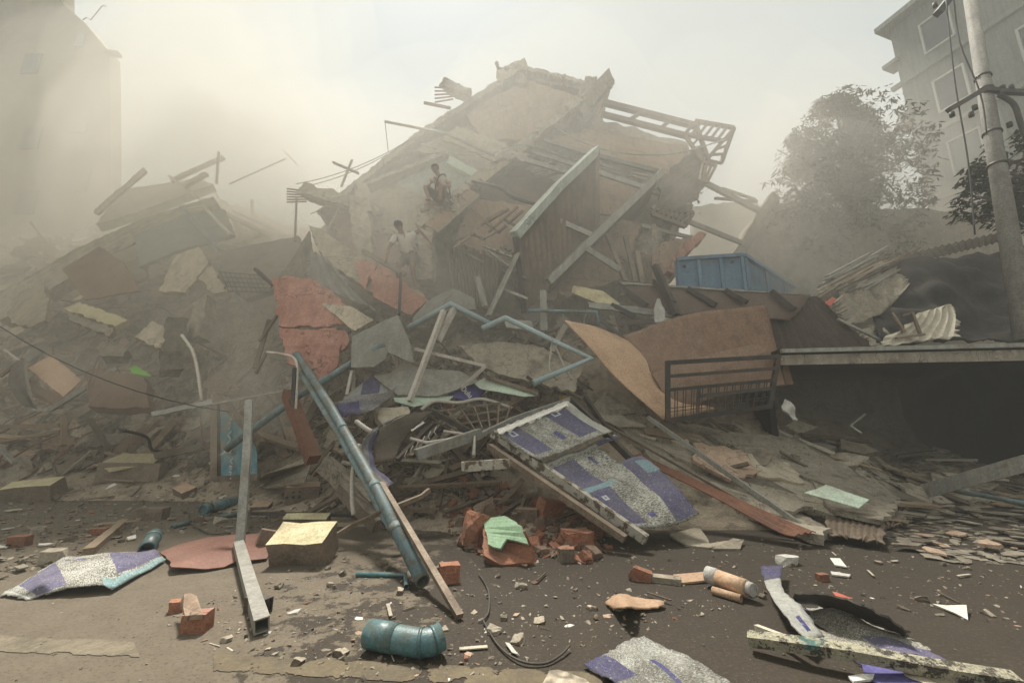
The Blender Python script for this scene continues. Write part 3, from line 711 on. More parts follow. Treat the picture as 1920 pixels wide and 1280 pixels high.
    beam('reinforcing_bar', (795,193,14.2), (845,203,14.2), .07, .07, 'rust', parent=r)
    tube('reinforcing_bar', [(931,118,14.8), (935,130,14.8), (960,133,14.8)], .07, 'rust', parent=r, hollow=False)
    # torn cloth-like insulation on the slab edge
    patch('hanging_insulation', [[(925,290,11.9), (955,283,11.9), (990,292,11.9)], [(922,304,11.7), (958,296,11.7), (990,302,11.7)]], .03, 'cloth_grey', parent=r, nu=10, nv=5, bump=.12, bscale=4, jag=.03)
    bm = bmesh.new()
    for k in range(46):
        i = k % 3; ps = [pt(((812 + rs.uniform(-20, 40)), 388 + rs.uniform(-12, 10), 11.2)), pt((700 + rs.uniform(0, 90), 440 + rs.uniform(-40, 30), 11.6)), pt((905 + rs.uniform(0, 60), 462 + rs.uniform(0, 15), 10.9))][i]
        s = rs.uniform(.06, .2); c = chunk_bm(s, s * .8, s * .6, k)
        bmesh.ops.translate(c, verts=c.verts[:], vec=ps); mm = bpy.data.meshes.new('t'); c.to_mesh(mm); c.free(); bm.from_mesh(mm); bpy.data.meshes.remove(mm)
    o = link('loose_masonry', bm, 'concrete', r); o['kind'] = 'stuff'
ruin()
def wire_line(a, b, r=.012, label=None, sag=.3):
    A, B = pt(a), pt(b); ps = [A.lerp(B, t / 8) - V((0, 0, sag * 4 * (t / 8) * (1 - t / 8))) for t in range(9)]
    bm = bmesh.new(); add_tube(bm, ps, r, 5, False); return tag(link('wire', bm, 'cable'), label, 'wire', 'thin wires hanging left of the toppled building')
for a, b in (((555,345,13), (780,255,13.6)), ((560,352,13), (770,262,13.6)), ((0,612,8), (430,772,7.5))):
    wire_line(a, b, .012, 'thin black wire sagging in front of the rubble on the left' if a[0] == 0 else 'thin wire running from the broken beam up to the roof edge', .25)
# ---------------------------------------------------------------- neighbouring buildings in the dust
def building_right():
    r = empty('apartment_building', (16, 26, 0))
    tag(r, 'tall grey apartment block with framed windows rising behind the concrete pole', 'building')
    # facade runs away to the left: near end at the right
    c0 = P0(1735, 360, 20); base = V((c0.x, c0.y, 0)); dirf = V((.3, -.954, 0)); up = V((0, 0, 1)); nrm = V((-.954, -.3, 0))
    Wd, Ht = 17, 24.3
    def q(s, z, o=0): return base + dirf * s + up * z + nrm * o
    bm = bmesh.new(); add_box(bm, q(Wd / 2, Ht / 2, -5), dirf * Wd / 2, up * Ht / 2, nrm * 5); link('wall', bm, 'facade', r)
    bm = bmesh.new(); add_box(bm, q(Wd / 2, Ht + .16, -4.7), dirf * (Wd / 2 + .4), up * .15, nrm * 5.3); link('roof', bm, 'facade', r)
    for z in (9.3, 13.0, 16.7, 20.5):
        bm = bmesh.new(); add_box(bm, q(Wd / 2 - .1, z, .1), dirf * (Wd / 2 + .3), up * .12, nrm * .12); link('ledge', bm, 'facade', r)
    for zi, z in enumerate((6.6, 10.3, 14.0, 17.7, 21.4)):
        for si, s in enumerate((1.9, 5.0, 8.1, 11.2, 14.3)):
            if (zi * 5 + si * 3) % 7 == 2: continue
            f = bmesh.new()
            for sx in (-.6, .6): add_box(f, q(s + sx, z + .85, .06), dirf * .045, up * .95, nrm * .07)
            for sz in (-.08, 1.78): add_box(f, q(s, z + sz, .055), dirf * .64, up * .05, nrm * .065)
            w_ = link('window', f, 'window_frame', r)
            g = bmesh.new(); add_box(g, q(s, z + .85, .02), dirf * .52, up * .84, nrm * .02); link('pane', g, 'glass', w_)
    rs = random.Random(3)
    for k in range(13):      # balcony slabs, gutters and eaves sticking out past the far edge
        z = 12.5 + k * .8 + rs.uniform(-.3, .3); bm = bmesh.new(); add_box(bm, q(-.2, z, rs.uniform(-3, 0)), dirf * rs.uniform(.15, .5), up * rs.uniform(.05, .12), nrm * .5); link('balcony_slab', bm, 'facade', r)
building_right()
def building_left():
    r = empty('ruined_tower', (-22, 22, 0)); tag(r, 'tan building with a broken roof corner nearly lost in dust at the far left', 'building')
    Y = 21
    front = [(-500,-300,Y),(112,-260,Y),(118,8,Y),(160,44,Y),(205,98,Y),(206,290,Y),(206,520,Y),(-500,520,Y)]
    link('wall', poly_bm([pt(p) for p in front], .6, .03, 1.5), 'facade_tan', r)
    f = bmesh.new(); add_beam(f, P(200, 99, Y - .1), P(224, 103, Y - .1), .3, .18); link('eave', f, 'facade_tan', r)
    g = bmesh.new(); add_box(g, P(151, 77, Y) - V((0, .02, 0)), V((.22, 0, 0)), V((0, .03, 0)), V((0, 0, .42))); w_ = link('window', g, 'window_frame', r)
    for px, py in ((60, 120), (60, 260), (150, 230), (-20, 180), (150, 340), (50, 380)):
        g = bmesh.new(); add_box(g, P(px, py, Y) - V((0, .02, 0)), V((.45, 0, 0)), V((0, .03, 0)), V((0, 0, .6))); link('window', g, 'facade', r)
    tube('roof_wire', [(155,38,Y), (162,33,Y), (170,38,Y), (192,11,Y), (199,12,Y)], .025, 'cable', parent=r, hollow=False, sides=5)
building_left()
def utility_pole():
    r = empty('utility_pole', (P(1905, 560, 7.2).x, 7.2, 0)); tag(r, 'concrete utility pole with crossarms and clamps at the right edge', 'utility pole')
    A, B = P(1925, 640, 7.2), P(1812, -40, 8.3)
    bm = bmesh.new(); add_tube(bm, [A, B], .16, 14, False, False, .62); link('shaft', bm, 'pole', r)
    def on(t): return A.lerp(B, t)
    for y0 in (188, 215, 300, 360):
        t = (640 - y0) / 680; c = on(t); d = (B - A).normalized(); bm = bmesh.new(); add_tube(bm, [c - d * .025, c + d * .025], .16 * (1 - .38 * t) + .02, 14, False); link('clamp', bm, 'metal_dark', r)
    tube('crossarm', [(1778,207,7.7), (1845,168,7.7), (1872,170,7.6)], .045, 'metal_dark', parent=r, square=True, hollow=False)
    tube('crossarm', [(1872,172,7.6), (1990,176,7.2)], .045, 'metal_dark', parent=r, square=True, hollow=False)
    tube('crossarm', [(1758,26,8.2), (1788,-12,8.2)], .07, 'metal_dark', parent=r, square=True, hollow=False)
    tube('brace', [(1872,178,7.5), (1900,195,7.4), (1915,235,7.3), (1935,290,7.2)], .045, 'metal_dark', parent=r, smooth=5, hollow=False, sides=6)
    for x, y in ((1785, 215), (1821, 215), (1828, 202), (1753, 10), (1893, 234), (1880, 165), (1896, 164)):
        c = P(x, y, 7.6); bm = bmesh.new(); add_tube(bm, [c - V((0, 0, .05)), c - V((0, 0, .02)), c + V((0, 0, .0)), c + V((0, 0, .05))], .045, 8, False); link('insulator', bm, 'metal_dark', r)
utility_pole()
for i, ps in enumerate(([(1773,-10,8), (1790,150,7.8), (1815,300,7.6), (1828,440,7.4)], [(1788,-10,8), (1800,80,7.9), (1838,175,7.7), (1850,250,7.6)])):
    tube('drop_wire', ps, .014, 'cable', ['thin black wire dropping down left of the concrete pole to the tree', 'thin black wire slanting onto the pole crossarm'][i], 'wire', smooth=5, hollow=False, sides=5)
# ---------------------------------------------------------------- trees
def tree(name, label, base, top, blobs, n, leaf, m, seed, hang=.5):
    rs = random.Random(seed); r = empty(name, V((base.x, base.y, 0))); tag(r, label, 'tree')
    bm = bmesh.new(); mid = base.lerp(top, .5) + V((.15, 0, 0))
    add_tube(bm, smooth_path([V((base.x, base.y, 0)), mid, top], 5), .2, 9, False, False, .4)
    for (c, rad) in blobs:
        for k in range(3):
            s = base.lerp(top, rs.uniform(.35, .95)); e = c + V((rs.uniform(-1, 1), rs.uniform(-.6, .6), rs.uniform(-.3, .9))) * rad * .8
            add_tube(bm, smooth_path([s, s.lerp(e, .5) + V((rs.uniform(-.2, .2), 0, .25)), e], 3), .05, 5, False, False, .25)
    link('trunk', bm, 'bark', r)
    bm = bmesh.new(); 
    per = n // len(blobs)
    for (c, rad) in blobs:
        # twigs carrying clumps of long hanging leaves
        for k in range(per // 7):
            d = V((rs.gauss(0, 1), rs.gauss(0, 1), rs.gauss(0, 1))).normalized() * rad * (rs.random() ** .45) * (1 + .25 * noise.noise(V((k * .3, seed, 1))))
            if noise.noise((c + d) * 1.1 + V((seed, 0, 0))) < -.12: continue
            o = c + d
            for q in range(7):
                a = rs.uniform(0, 6.28); dd = V((math.cos(a), math.sin(a), rs.uniform(-.2 - hang, .35 - hang * .4))).normalized()
                L_ = leaf * rs.uniform(.7, 1.4); wv = dd.cross(V((rs.uniform(-.5, .5), rs.uniform(-.5, .5), 1))).normalized() * L_ * .17
                st = o + V((rs.uniform(-1, 1), rs.uniform(-1, 1), rs.uniform(-1, 1))) * leaf * .5
                md = st + dd * L_ * .5 + V((0, 0, -.02)); en = st + dd * L_ - V((0, 0, L_ * .25))
                v = [bm.verts.new(x) for x in (st, md + wv, en, md - wv)]; bm.faces.new(v)
    link('crown', bm, m, r)
c = P(1590, 300, 14.5)
tree('street_tree', 'large dust-veiled tree with hanging leaves behind the blue container', P(1600, 560, 14.5), P(1585, 260, 14.5),
     [(P(1585, 255, 14.5), 1.5), (P(1545, 300, 14.3), 1.5), (P(1640, 290, 14.6), 1.6), (P(1500, 300, 14.4), .9), (P(1600, 350, 14.2), 2.0), (P(1530, 380, 14), 1.6), (P(1640, 370, 14), 1.4), (P(1560, 215, 14.6), .7), (P(1620, 225, 14.6), .6), (P(1500, 420, 14), 1.3), (P(1600, 430, 13.8), 1.7)],
     40000, .15, 'leaf_dusty', 11)
tree('street_tree', 'darker leafy branches of a tree beside the utility pole', P(1960, 520, 9), P(1950, 280, 9),
     [(P(1895, 290, 9), .55), (P(1925, 320, 9), .7), (P(1850, 330, 8.8), .42), (P(1830, 385, 8.7), .38), (P(1935, 390, 9), .7), (P(1880, 370, 8.9), .55)],
     6500, .15, 'leaf', 23, .2)
# low shed mass under the tree; its wall also stands in for the tree's shadow
def shed():
    r = empty('roadside_shed', (P(1620, 600, 13).x, 13, 0)); tag(r, 'low brown shed wall and tree-shadow mass below the big tree, veiled by dust', 'shed')
    link('wall', poly_bm([P(1380, 700, 13.4), P(1385, 480, 13.4), P(1450, 378, 13.6), P(1505, 385, 13.6), P(1560, 402, 13.6), P(1700, 392, 13.6), P(1960, 400, 13.6), P(1960, 800, 13.4), P(1450, 800, 13.4)], 1.2, .07, .3), 'concrete', r)
    beam('roof_edge', (1380,482,13.2), (1452,368,13.4), .14, .3, 'concrete', parent=r, rough=.1)
shed()
poly('far_wall', [(1300,388,17), (1420,372,17), (1460,520,17), (1300,520,17)], .3, 'facade', 'pale low wall just visible between the toppled building and the shed', 'wall', jag=.05)
# ================================================================ WRECKAGE, LARGE PIECES
FWD = dirv(960, 640).normalized()
def ppm(p): return F / max(.5, (p - CAM).dot(FWD))       # photograph pixels per metre at a place
def block(name, x, y, wpx, hpx, depth, rot, ms, mt, label, cat, group=None, tilt=(0, 0), rough=.06, holes=0, sub=None, seed=1, cuts=0, thr=.75):
    p = S(x, y); k = ppm(p); w_, h_ = wpx / k, hpx / k
    bm = chunk_bm(w_, depth, h_, seed * 13 + int(x), rough, flat=cuts == 0, cuts=cuts, amp=.04 if cuts == 0 else .1)
    bmesh.ops.recalc_face_normals(bm, faces=bm.faces[:])
    for f in bm.faces:
        f.normal_update()
        if mt and f.normal.z > thr: f.material_index = 1
    bmesh.ops.transform(bm, matrix=Matrix.Translation(p + V((0, depth * .35, h_ * .47))) @ Matrix.Rotation(rot, 4, 'Z') @ Matrix.Rotation(tilt[0], 4, 'X') @ Matrix.Rotation(tilt[1], 4, 'Y'), verts=bm.verts[:])
    o = tag(link(name, bm, [ms, mt or ms]), label, cat, group)
    for i in range(holes):
        q = p + Matrix.Rotation(rot, 3, 'Z') @ V((-w_ * .33 + (i % 3) * w_ * .17, -depth * .16, h_ * (.35 + .3 * (i // 3)))); d = Matrix.Rotation(rot, 3, 'Z') @ V((0, 1, 0))
        b = bmesh.new(); add_tube(b, [q - d * .012 + V((0, depth * .02, 0)), q + d * .03], h_ * .075, 8, False); link('core_hole_shade', b, 'black', o)  # solid black plugs imitate the shade inside open cores
    return o
mat('hardboard2', (.31, .19, .125), (.37, .235, .155), scale=3, rough=.7, stain=(.24, .15, .1), sthr=(.5, .7), dust=.25, bump=.08, streak=.4)
mat('rolled_dark', (.06, .045, .032), (.1, .078, .055), scale=3, dust=.15, bump=.05)
SHEETP = {'plain': [(0, 1, 0, .06), (0, 1, .94, 1)]}
mat('print_a', (.43, .42, .36), (.5, .49, .42), scale=3, dust=.08, bump=.12, custom=streaks([(.05, .29, .1, .86), (.66, .9, .04, .84)], {'plain': [(.9, 1, 0, 1)], 'bars': [(.5, .56, .45, .7)], 'rings': [(.1, .18, .14, .27), (.72, .8, .1, .2)]}, (24, 130)))
mat('print_b', (.42, .41, .35), (.5, .49, .42), scale=3, dust=.08, bump=.12, custom=streaks([(.0, .3, .08, .95), (.68, 1, .02, .98)], {'plain': [(0, 1, 0, .04)], 'bars': [(.46, .5, .1, .2), (.42, .5, .86, .91)], 'teal': [(0, .4, .42, .5), (.82, 1, .34, .5)], 'rings': [(.1, .16, .6, .66)]}, (24, 130)))
mat('print_c', (.42, .41, .36), (.5, .49, .43), scale=3, dust=.15, bump=.15, custom=streaks([(.12, .42, .04, .9), (.76, 1, .05, .72)], {'plain': [(0, .05, 0, 1)], 'bars': [(.5, .62, .12, .17)], 'teal': [(.68, 1, .78, 1)]}, (120, 26)))
mat('print_d', (.45, .44, .38), (.53, .52, .46), scale=3, dust=.05, bump=.15, custom=streaks([(.0, .34, .0, .55)], {'bars': [(.62, .67, .42, .9)], 'ps': .12, 'light': 0}, (34, 130)))
mat('print_e', (.38, .38, .36), (.46, .45, .42), scale=3, dust=.2, bump=.15, custom=streaks([(.32, .68, 0, .8)], {'plain': [(0, 1, 0, 1)]}, (90, 26)))
mat('print_f', (.4, .38, .32), (.48, .46, .4), scale=3, dust=.2, bump=.15, custom=streaks([(.55, 1, .55, 1), (.0, .2, 0, .2)], {'bars': [], 'ps': .25}, (130, 30)))
mat('print_g', (.2, .19, .2), (.27, .26, .26), scale=3, dust=.15, bump=.2, custom=streaks([(.0, .35, .2, 1)], {'ps': .7}, (120, 26)))
mat('print_h', (.42, .41, .37), (.5, .49, .43), scale=3, dust=.1, bump=.15, custom=streaks([(0, 1, 0, .2)], {'plain': [(0, 1, .2, 1)], 'bars': [(.4, .6, .74, .92)], 'ps': .05, 'light': 0}, (34, 130)))
# --- violet printed sheets
patch('printed_sheet', [[(0,1114,'g',.02),(65,1078,'g',.05),(118,1042,'g',.06),(200,1037,'g',.1),(288,1027,'g',.05)],
                        [(28,1119,'g',.02),(82,1094,'g',.1),(132,1068,'g',.09),(212,1062,'g',.15),(300,1036,'g',.07)],
                        [(50,1123,'g',.01),(96,1112,'g',.03),(140,1098,'g',.08),(216,1103,'g',.04),(312,1048,'g',.03)]], .006, 'print_c',
      'crumpled violet and white printed sheet lying on brick bits at the left of the road', 'printed sheet', nu=24, nv=12, bump=.014, jag=.012, bscale=6, lin=True)
A1 = [[(930,812,5.75),(985,782,6.1),(1065,752,6.6)], [(965,838,5.6),(1040,812,5.95),(1108,785,6.4)], [(1010,862,5.4),(1075,838,5.75),(1148,808,6.15)]]
o = patch('printed_sheet', A1, .006, 'print_a', 'upper violet-striped printed sheet with a torn white edge, fixed under the white frame bar', 'printed sheet', nu=20, nv=18, bump=.015, jag=.008)
A2 = [[(1018,872,5.55),(1068,850,5.8),(1110,832,6.05),(1152,812,6.3)], [(1075,912,5.25),(1125,892,5.5),(1168,872,5.75),(1212,858,5.9)], [(1120,950,5.05),(1170,932,5.2),(1218,915,5.35),(1262,903,5.45)], [(1190,992,4.85),(1225,992,4.9),(1270,982,4.95),(1312,962,5.1)]]
patch('printed_sheet', A2, .006, 'print_b', 'lower, longer violet-striped printed sheet with a torn rectangular hole', 'printed sheet', nu=24, nv=34, bump=.05, jag=.014, bscale=2.2, holes=[(.66, 1.1, .07, .28)])
patch('printed_sheet', [[(1095,1242,'g',.03),(1148,1216,'g',.03),(1205,1190,'g',.06)], [(1150,1272,'g',.05),(1210,1250,'g',.07),(1290,1232,'g',.07)], [(1190,1310,'g',.03),(1270,1310,'g',.05),(1390,1290,'g',.05)]], .006, 'print_d',
      'white printed sheet with one deep violet corner at the bottom edge of the road', 'printed sheet', nu=22, nv=20, bump=.012, jag=.01, bscale=5)
patch('printed_sheet', [[(645,745,7.0),(700,706,7.3),(745,702,7.4)], [(640,790,6.7),(690,750,6.9),(745,742,7.0)]], .006, 'print_e', 'faded violet and white sheet standing behind the dark curled sheet', 'printed sheet', nu=12, nv=10, bump=.02, jag=.01)
patch('printed_sheet', [[(636,752,6.3),(690,738,6.5),(742,728,6.7)], [(632,768,6.2),(690,760,6.35),(735,742,6.6)], [(645,782,6.15),(695,772,6.25),(722,752,6.5)]], .008, 'print_g', 'dark rippled printed sheet rolled up beside the blue twin pipes', 'printed sheet', nu=22, nv=12, bump=.05, bscale=6, jag=.015)
patch('curled_sheet', [[(770,775,6.2),(812,773,6.3)], [(722,797,5.9),(792,788,6.1)], [(702,835,5.65),(758,825,5.9)], [(703,870,5.45),(738,862,5.6)]], .008, 'rolled_dark', 'dark inside face of the tall sheet curled into a half-roll by the twin pipes', 'curled sheet', nu=10, nv=16, bump=.02, bscale=3, jag=.01)
patch('curled_sheet', [[(760,777,6.1),(735,787,5.95)], [(716,797,5.8),(690,815,5.55)], [(700,838,5.6),(676,842,5.35)], [(704,873,5.4),(683,878,5.2)], [(740,905,5.25),(722,918,5.05)]], .01, 'print_g', 'mottled outer face of the tall curled half-roll leaning on the twin pipes', 'curled sheet', nu=10, nv=22, bump=.02, bscale=6, jag=.01)
rs = random.Random(9); T0, T1 = P(932, 806, 5.72), P(1062, 753, 6.55)
tp = [T0.lerp(T1, k / 22) + V((0, -.01, rs.uniform(.0, .03))) for k in range(23)] + [T0.lerp(T1, k / 22) + V((.03, -.05, -.045 - rs.uniform(0, .05))) for k in range(22, -1, -1)]
tag(link('torn_strip', poly_bm(tp, .006, .008, .05), 'white_bit'), 'ragged white torn edge running along under the frame bar', 'torn strip')
# roll with lettering behind
bm = bmesh.new()
o = patch('printed_sheet', [[(838,712,7.3),(880,715,7.35),(915,728,7.4)], [(832,730,7.1),(868,738,7.15),(900,745,7.2)], [(850,745,7.0),(880,752,7.0),(905,752,7.1)]], .008, 'print_h', 'violet rolled sheet with white lettering behind the curved white conduit', 'printed sheet', nu=16, nv=12, bump=.01)
MATS['print_h'].node_tree.nodes['Principled BSDF'].inputs['Specular IOR Level'].default_value = .2
mat('violet', (.06, .055, .17), (.09, .08, .22), dust=.15, bump=.1); o.data.materials[0] = MATS['violet']
def letters(text, size, p, xdir, ydir, m, parent, dx=0):
    bm = text_mesh(text, size); z = xdir.cross(ydir).normalized(); M = Matrix((xdir.normalized(), z.cross(xdir).normalized(), z)).transposed().to_4x4(); M.translation = p
    bmesh.ops.transform(bm, matrix=M, verts=bm.verts[:]); return link('lettering', bm, m, parent)
a, b, c_ = P(862, 722, 6.98), P(888, 748, 6.86), P(870, 715, 7.0)
letters('Dulu', .13, (a + b) / 2, b - a, V((.3, .2, 1)), 'white_bit', o)
for pp, tx, sz, X0, X1, par in (((1085, 778, 6.33), 'D', .1, (1070, 785, 6.3), (1100, 772, 6.4), None),): pass
# --- torn strip and crumpled pieces on the road, lower right
patch('torn_strip', [[(1425,1063,'g',.1),(1466,1060,'g',.1)], [(1440,1105,'g',.12),(1466,1100,'g',.12)], [(1470,1150,'g',.16),(1502,1135,'g',.14)], [(1512,1200,'g',.1),(1545,1190,'g',.08)]], .006, 'print_h', 'narrow torn white strip with a deep violet end, arched over the road', 'torn sheet', nu=6, nv=20, bump=.01, jag=.008)
patch('torn_sheet', [[(1485,1128,'g',.03),(1530,1130,'g',.05),(1600,1155,'g',.05),(1690,1195,'g',.03)], [(1500,1165,'g',.02),(1560,1175,'g',.03),(1640,1195,'g',.04),(1740,1215,'g',.02)], [(1530,1200,'g',.01),(1600,1212,'g',.03),(1700,1228,'g',.04),(1805,1245,'g',.02)]], .006, 'print_f', 'crumpled grey printed sheet with a violet end trapped behind the long scorched board', 'printed sheet', nu=26, nv=16, bump=.05, bscale=4, jag=.02)
patch('rubber_flap', [[(1490,1115,'g',.16),(1560,1122,'g',.22),(1640,1150,'g',.2),(1700,1190,'g',.1)], [(1488,1128,'g',.04),(1555,1142,'g',.05),(1630,1172,'g',.05),(1700,1198,'g',.03)]], .012, 'metal_dark', 'dark green-black flap standing along the crumpled sheet', 'flap', nu=22, nv=8, bump=.02, jag=.012)
patch('torn_sheet', [[(1608,1240,'g',.02),(1700,1245,'g',.03),(1800,1262,'g',.02)], [(1650,1290,'g',.02),(1760,1300,'g',.04),(1880,1300,'g',.02)]], .006, 'violet', 'deep violet torn sheet poking out below the long scorched board', 'printed sheet', nu=14, nv=6, bump=.02, jag=.02)
patch('torn_sheet', [[(1690,1262,'g',.05),(1740,1262,'g',.05)], [(1760,1300,'g',.05),(1840,1300,'g',.05)]], .004, 'plaster_beige', 'cream torn sheet lying on the violet one at the bottom right', 'torn sheet', nu=6, nv=6, bump=.01, jag=.015)
def stuck(nt, col, uv, vec):
    n = noise_(nt, vec, 13, 5, .8); n2 = noise_(nt, vec, 4, 3, .6)
    col = mixc(nt, ramp(nt, n, .5, .54), col, (.04, .035, .028)); return mixc(nt, ramp(nt, n2, .6, .64), col, (.05, .13, .12))
mat('scorched', (.3, .28, .2), (.42, .38, .27), scale=9, dust=.1, custom=stuck, bump=.7)
tube('scorched_board', [(1403,1196,'g',.07),(1500,1208,'g',.1),(1620,1226,'g',.11),(1740,1250,'g',.1),(1905,1276,'g',.06)], .032, 'scorched', 'long scorched board with scraps of paper stuck on, lying across the torn sheets', 'board', square=True, hollow=False, smooth=4, roll=.3)
tube('splinter', [(1418,1176,'g',.04),(1460,1192,'g',.06),(1515,1212,'g',.1)], .018, 'bamboo', 'pale splinter beside the left end of the scorched board', 'splinter', square=True, hollow=False)
poly('paint_scrap', [(1590,1266,'g',.02),(1618,1262,'g',.03),(1640,1262,'g',.02),(1636,1272,'g',.02),(1600,1276,'g',.02)], .012, 'white_bit', 'small white torn scrap below the scorched board', 'scrap', jag=.006)
poly('white_shard', [(1748,1131,'g',.02),(1775,1134,'g',.04),(1812,1133,'g',.05),(1815,1161,'g',.01),(1790,1148,'g',.02)], .01, 'white_bit', 'white triangular shard alone on the right of the road', 'shard', jag=.004)
poly('red_shard', [(1560,1108,'g',.03),(1575,1112,'g',.03),(1598,1121,'g',.03),(1572,1123,'g',.02)], .012, 'red_bit', 'bright red shard on the road above the dark flap', 'shard', jag=.003)
poly('white_shard', [(1556,1045,'g',.02),(1575,1046,'g',.04),(1588,1062,'g',.02),(1565,1058,'g',.02)], .012, 'white_bit', 'pale grey angular shard near the lump of foam', 'shard', jag=.004)
poly('white_shard', [(1557,1070,'g',.02),(1595,1076,'g',.02),(1592,1080,'g',.02),(1560,1076,'g',.02)], .012, 'white_bit', 'thin pale sliver between the foam and the red shard', 'shard', jag=.003)
block('foam_lump', 1483, 1062, 52, 18, .12, .1, 'white_bit', None, 'knobbly cream lump of foam on the road', 'foam', cuts=2, rough=.25)
block('brick_fragment', 1546, 1092, 21, 15, .06, .2, 'rust', None, 'small dark red brick corner near the lump of foam', 'brick')
# canister
r = empty('canister', G(1370, 1110)); tag(r, 'fat brown cardboard tube with white plastic ends lying on the road', 'canister')
tube('body', [(1345,1082,'g',.09), (1400,1102,'g',.09)], .062, 'ply', parent=r, sides=14, hollow=False)
tube('end_cap', [(1326,1076,'g',.09), (1346,1082,'g',.09)], .066, 'cloth_white', parent=r, sides=14, hollow=False)
tube('threaded_neck', [(1398,1100,'g',.09), (1413,1106,'g',.09)], .05, 'cloth_white', parent=r, sides=14)
tube('cardboard_tube', [(1336,1106,'g',.03), (1390,1122,'g',.03)], .03, 'ply', 'thin brown cardboard tube in front of the fat canister', 'tube', sides=10)
patch('cardboard_piece', [[(1135,1128,'g',.02),(1160,1112,'g',.06),(1190,1118,'g',.03),(1246,1126,'g',.04)], [(1148,1143,'g',.02),(1175,1138,'g',.16),(1200,1140,'g',.04),(1240,1136,'g',.03)]], .008, 'ply', 'tan cardboard piece folded up in the middle on the road', 'cardboard', nu=16, nv=6, jag=.01)
poly('tan_panel', [(1262,1076,'g',.04),(1330,1070,'g',.05),(1340,1085,'g',.03),(1275,1092,'g',.02)], .015, 'ply', 'flat tan board touching the white end of the canister', 'board', jag=.01)
poly('feather', [(947,1203,'g',.02),(955,1204,'g',.02),(972,1226,'g',.015),(960,1222,'g',.02)], .004, 'white_bit', 'white feather-shaped sliver on the road', 'feather', jag=.002)
poly('broken_board', [(1014,1285,'g',.06),(1030,1256,'g',.09),(1062,1258,'g',.1),(1098,1272,'g',.08),(1118,1300,'g',.06),(1040,1310,'g',.06)], .05, 'plaster_beige', 'cream broken board cut off by the bottom edge of the photo', 'board', jag=.012, seg=.04)
# --- pipes on the road
def pipe(name, pts, r_, m, label, sock=(), **k):
    e = empty(name, pt(pts[0])); e.location.z = 0; e['_o'] = tuple(e.location); tag(e, label, 'pipe'); tube('pipe_wall', pts, r_, m, parent=e, sides=18, **k)
    P_ = [pt(p) for p in pts]
    for s_ in sock:
        i, t, L_ = s_; a = P_[i].lerp(P_[i + 1], t); d = (P_[i + 1] - P_[i]).normalized(); bm = bmesh.new(); add_tube(bm, [a, a + d * L_], r_ * 1.06, 18, False); link('socket', bm, m, e)
    return e
pipe('elbow_pipe', [(692,1187,'g',.08),(745,1197,'g',.08),(783,1204,'g',.08),(807,1203,'g',.085),(828,1192,'g',.1)], .075, 'pipe_teal', 'fat teal plastic pipe elbow lying on the road in the foreground', sock=[(0, .0, .2), (2, .2, .02), (3, .2, .02)])
pipe('twin_pipe', [(556,664,6.9),(620,762,5.9),(700,905,4.9),(793,1090,'g',.08)], .06, 'pipe_blue', 'longer of the two faded blue pipes leaning from the rubble down to the road', sock=[(1, .3, .08), (2, .02, .09), (2, .52, .1)])
pipe('twin_pipe', [(566,700,6.7),(640,820,5.6),(722,968,4.75),(745,1005,4.65)], .048, 'pipe_blue', 'thinner faded blue pipe lying against the longer one', sock=[(1, .2, .08)])
pipe('drain_pipe', [(380,955,'g',.09),(430,943,'g',.09),(488,930,'g',.09)], .075, 'pipe_teal', 'short teal pipe with a collar lying behind the bent steel post', sock=[(0, .05, .1), (0, .85, .06)])
pipe('drain_pipe', [(412,968,'g',.03),(447,964,'g',.03)], .03, 'pipe_teal', 'thin teal pipe stub just in front of the collared pipe')
pipe('drain_pipe', [(275,1030,'g',.07),(289,1003,'g',.1)], .075, 'pipe_teal', 'teal pipe stub poking out from under the violet sheet', sock=[(0, .7, .08)])
pipe('small_pipe', [(322,988,'g',.02),(340,983,'g',.03),(357,978,'g',.03)], .026, 'pipe_teal', 'small bent teal pipe with a cable tied to its end', sock=[(0, 0, .06)])
pipe('small_pipe', [(668,1076,'g',.02),(760,1078,'g',.02),(762,1100,'g',.02)], .022, 'pipe_teal', 'thin teal pipe with an elbow near the foot of the twin pipes')
tube('cable', [(356,962,'g',.03),(357,980,'g',.03),(372,990,'g',.02),(395,1000,'g',.02),(432,999,'g',.02)], .008, 'cable', 'dark cable trailing from the small bent pipe to the brown metal sheet', 'cable', smooth=5, hollow=False, sides=5)
tube('cable', [(897,1074,'g',.02),(915,1105,'g',.015),(916,1145,'g',.02),(904,1163,'g',.015)], .007, 'cable', 'thin dark wire curving down from the brick pile on the road', 'cable', smooth=6, hollow=False, sides=5)
tube('cable', [(906,1163,'g',.02),(935,1210,'g',.015),(975,1238,'g',.02),(1020,1243,'g',.015),(1050,1228,'g',.02),(1068,1210,'g',.03)], .007, 'cable', 'longer dark wire bowed like a smile on the wet road', 'cable', smooth=6, hollow=False, sides=5)
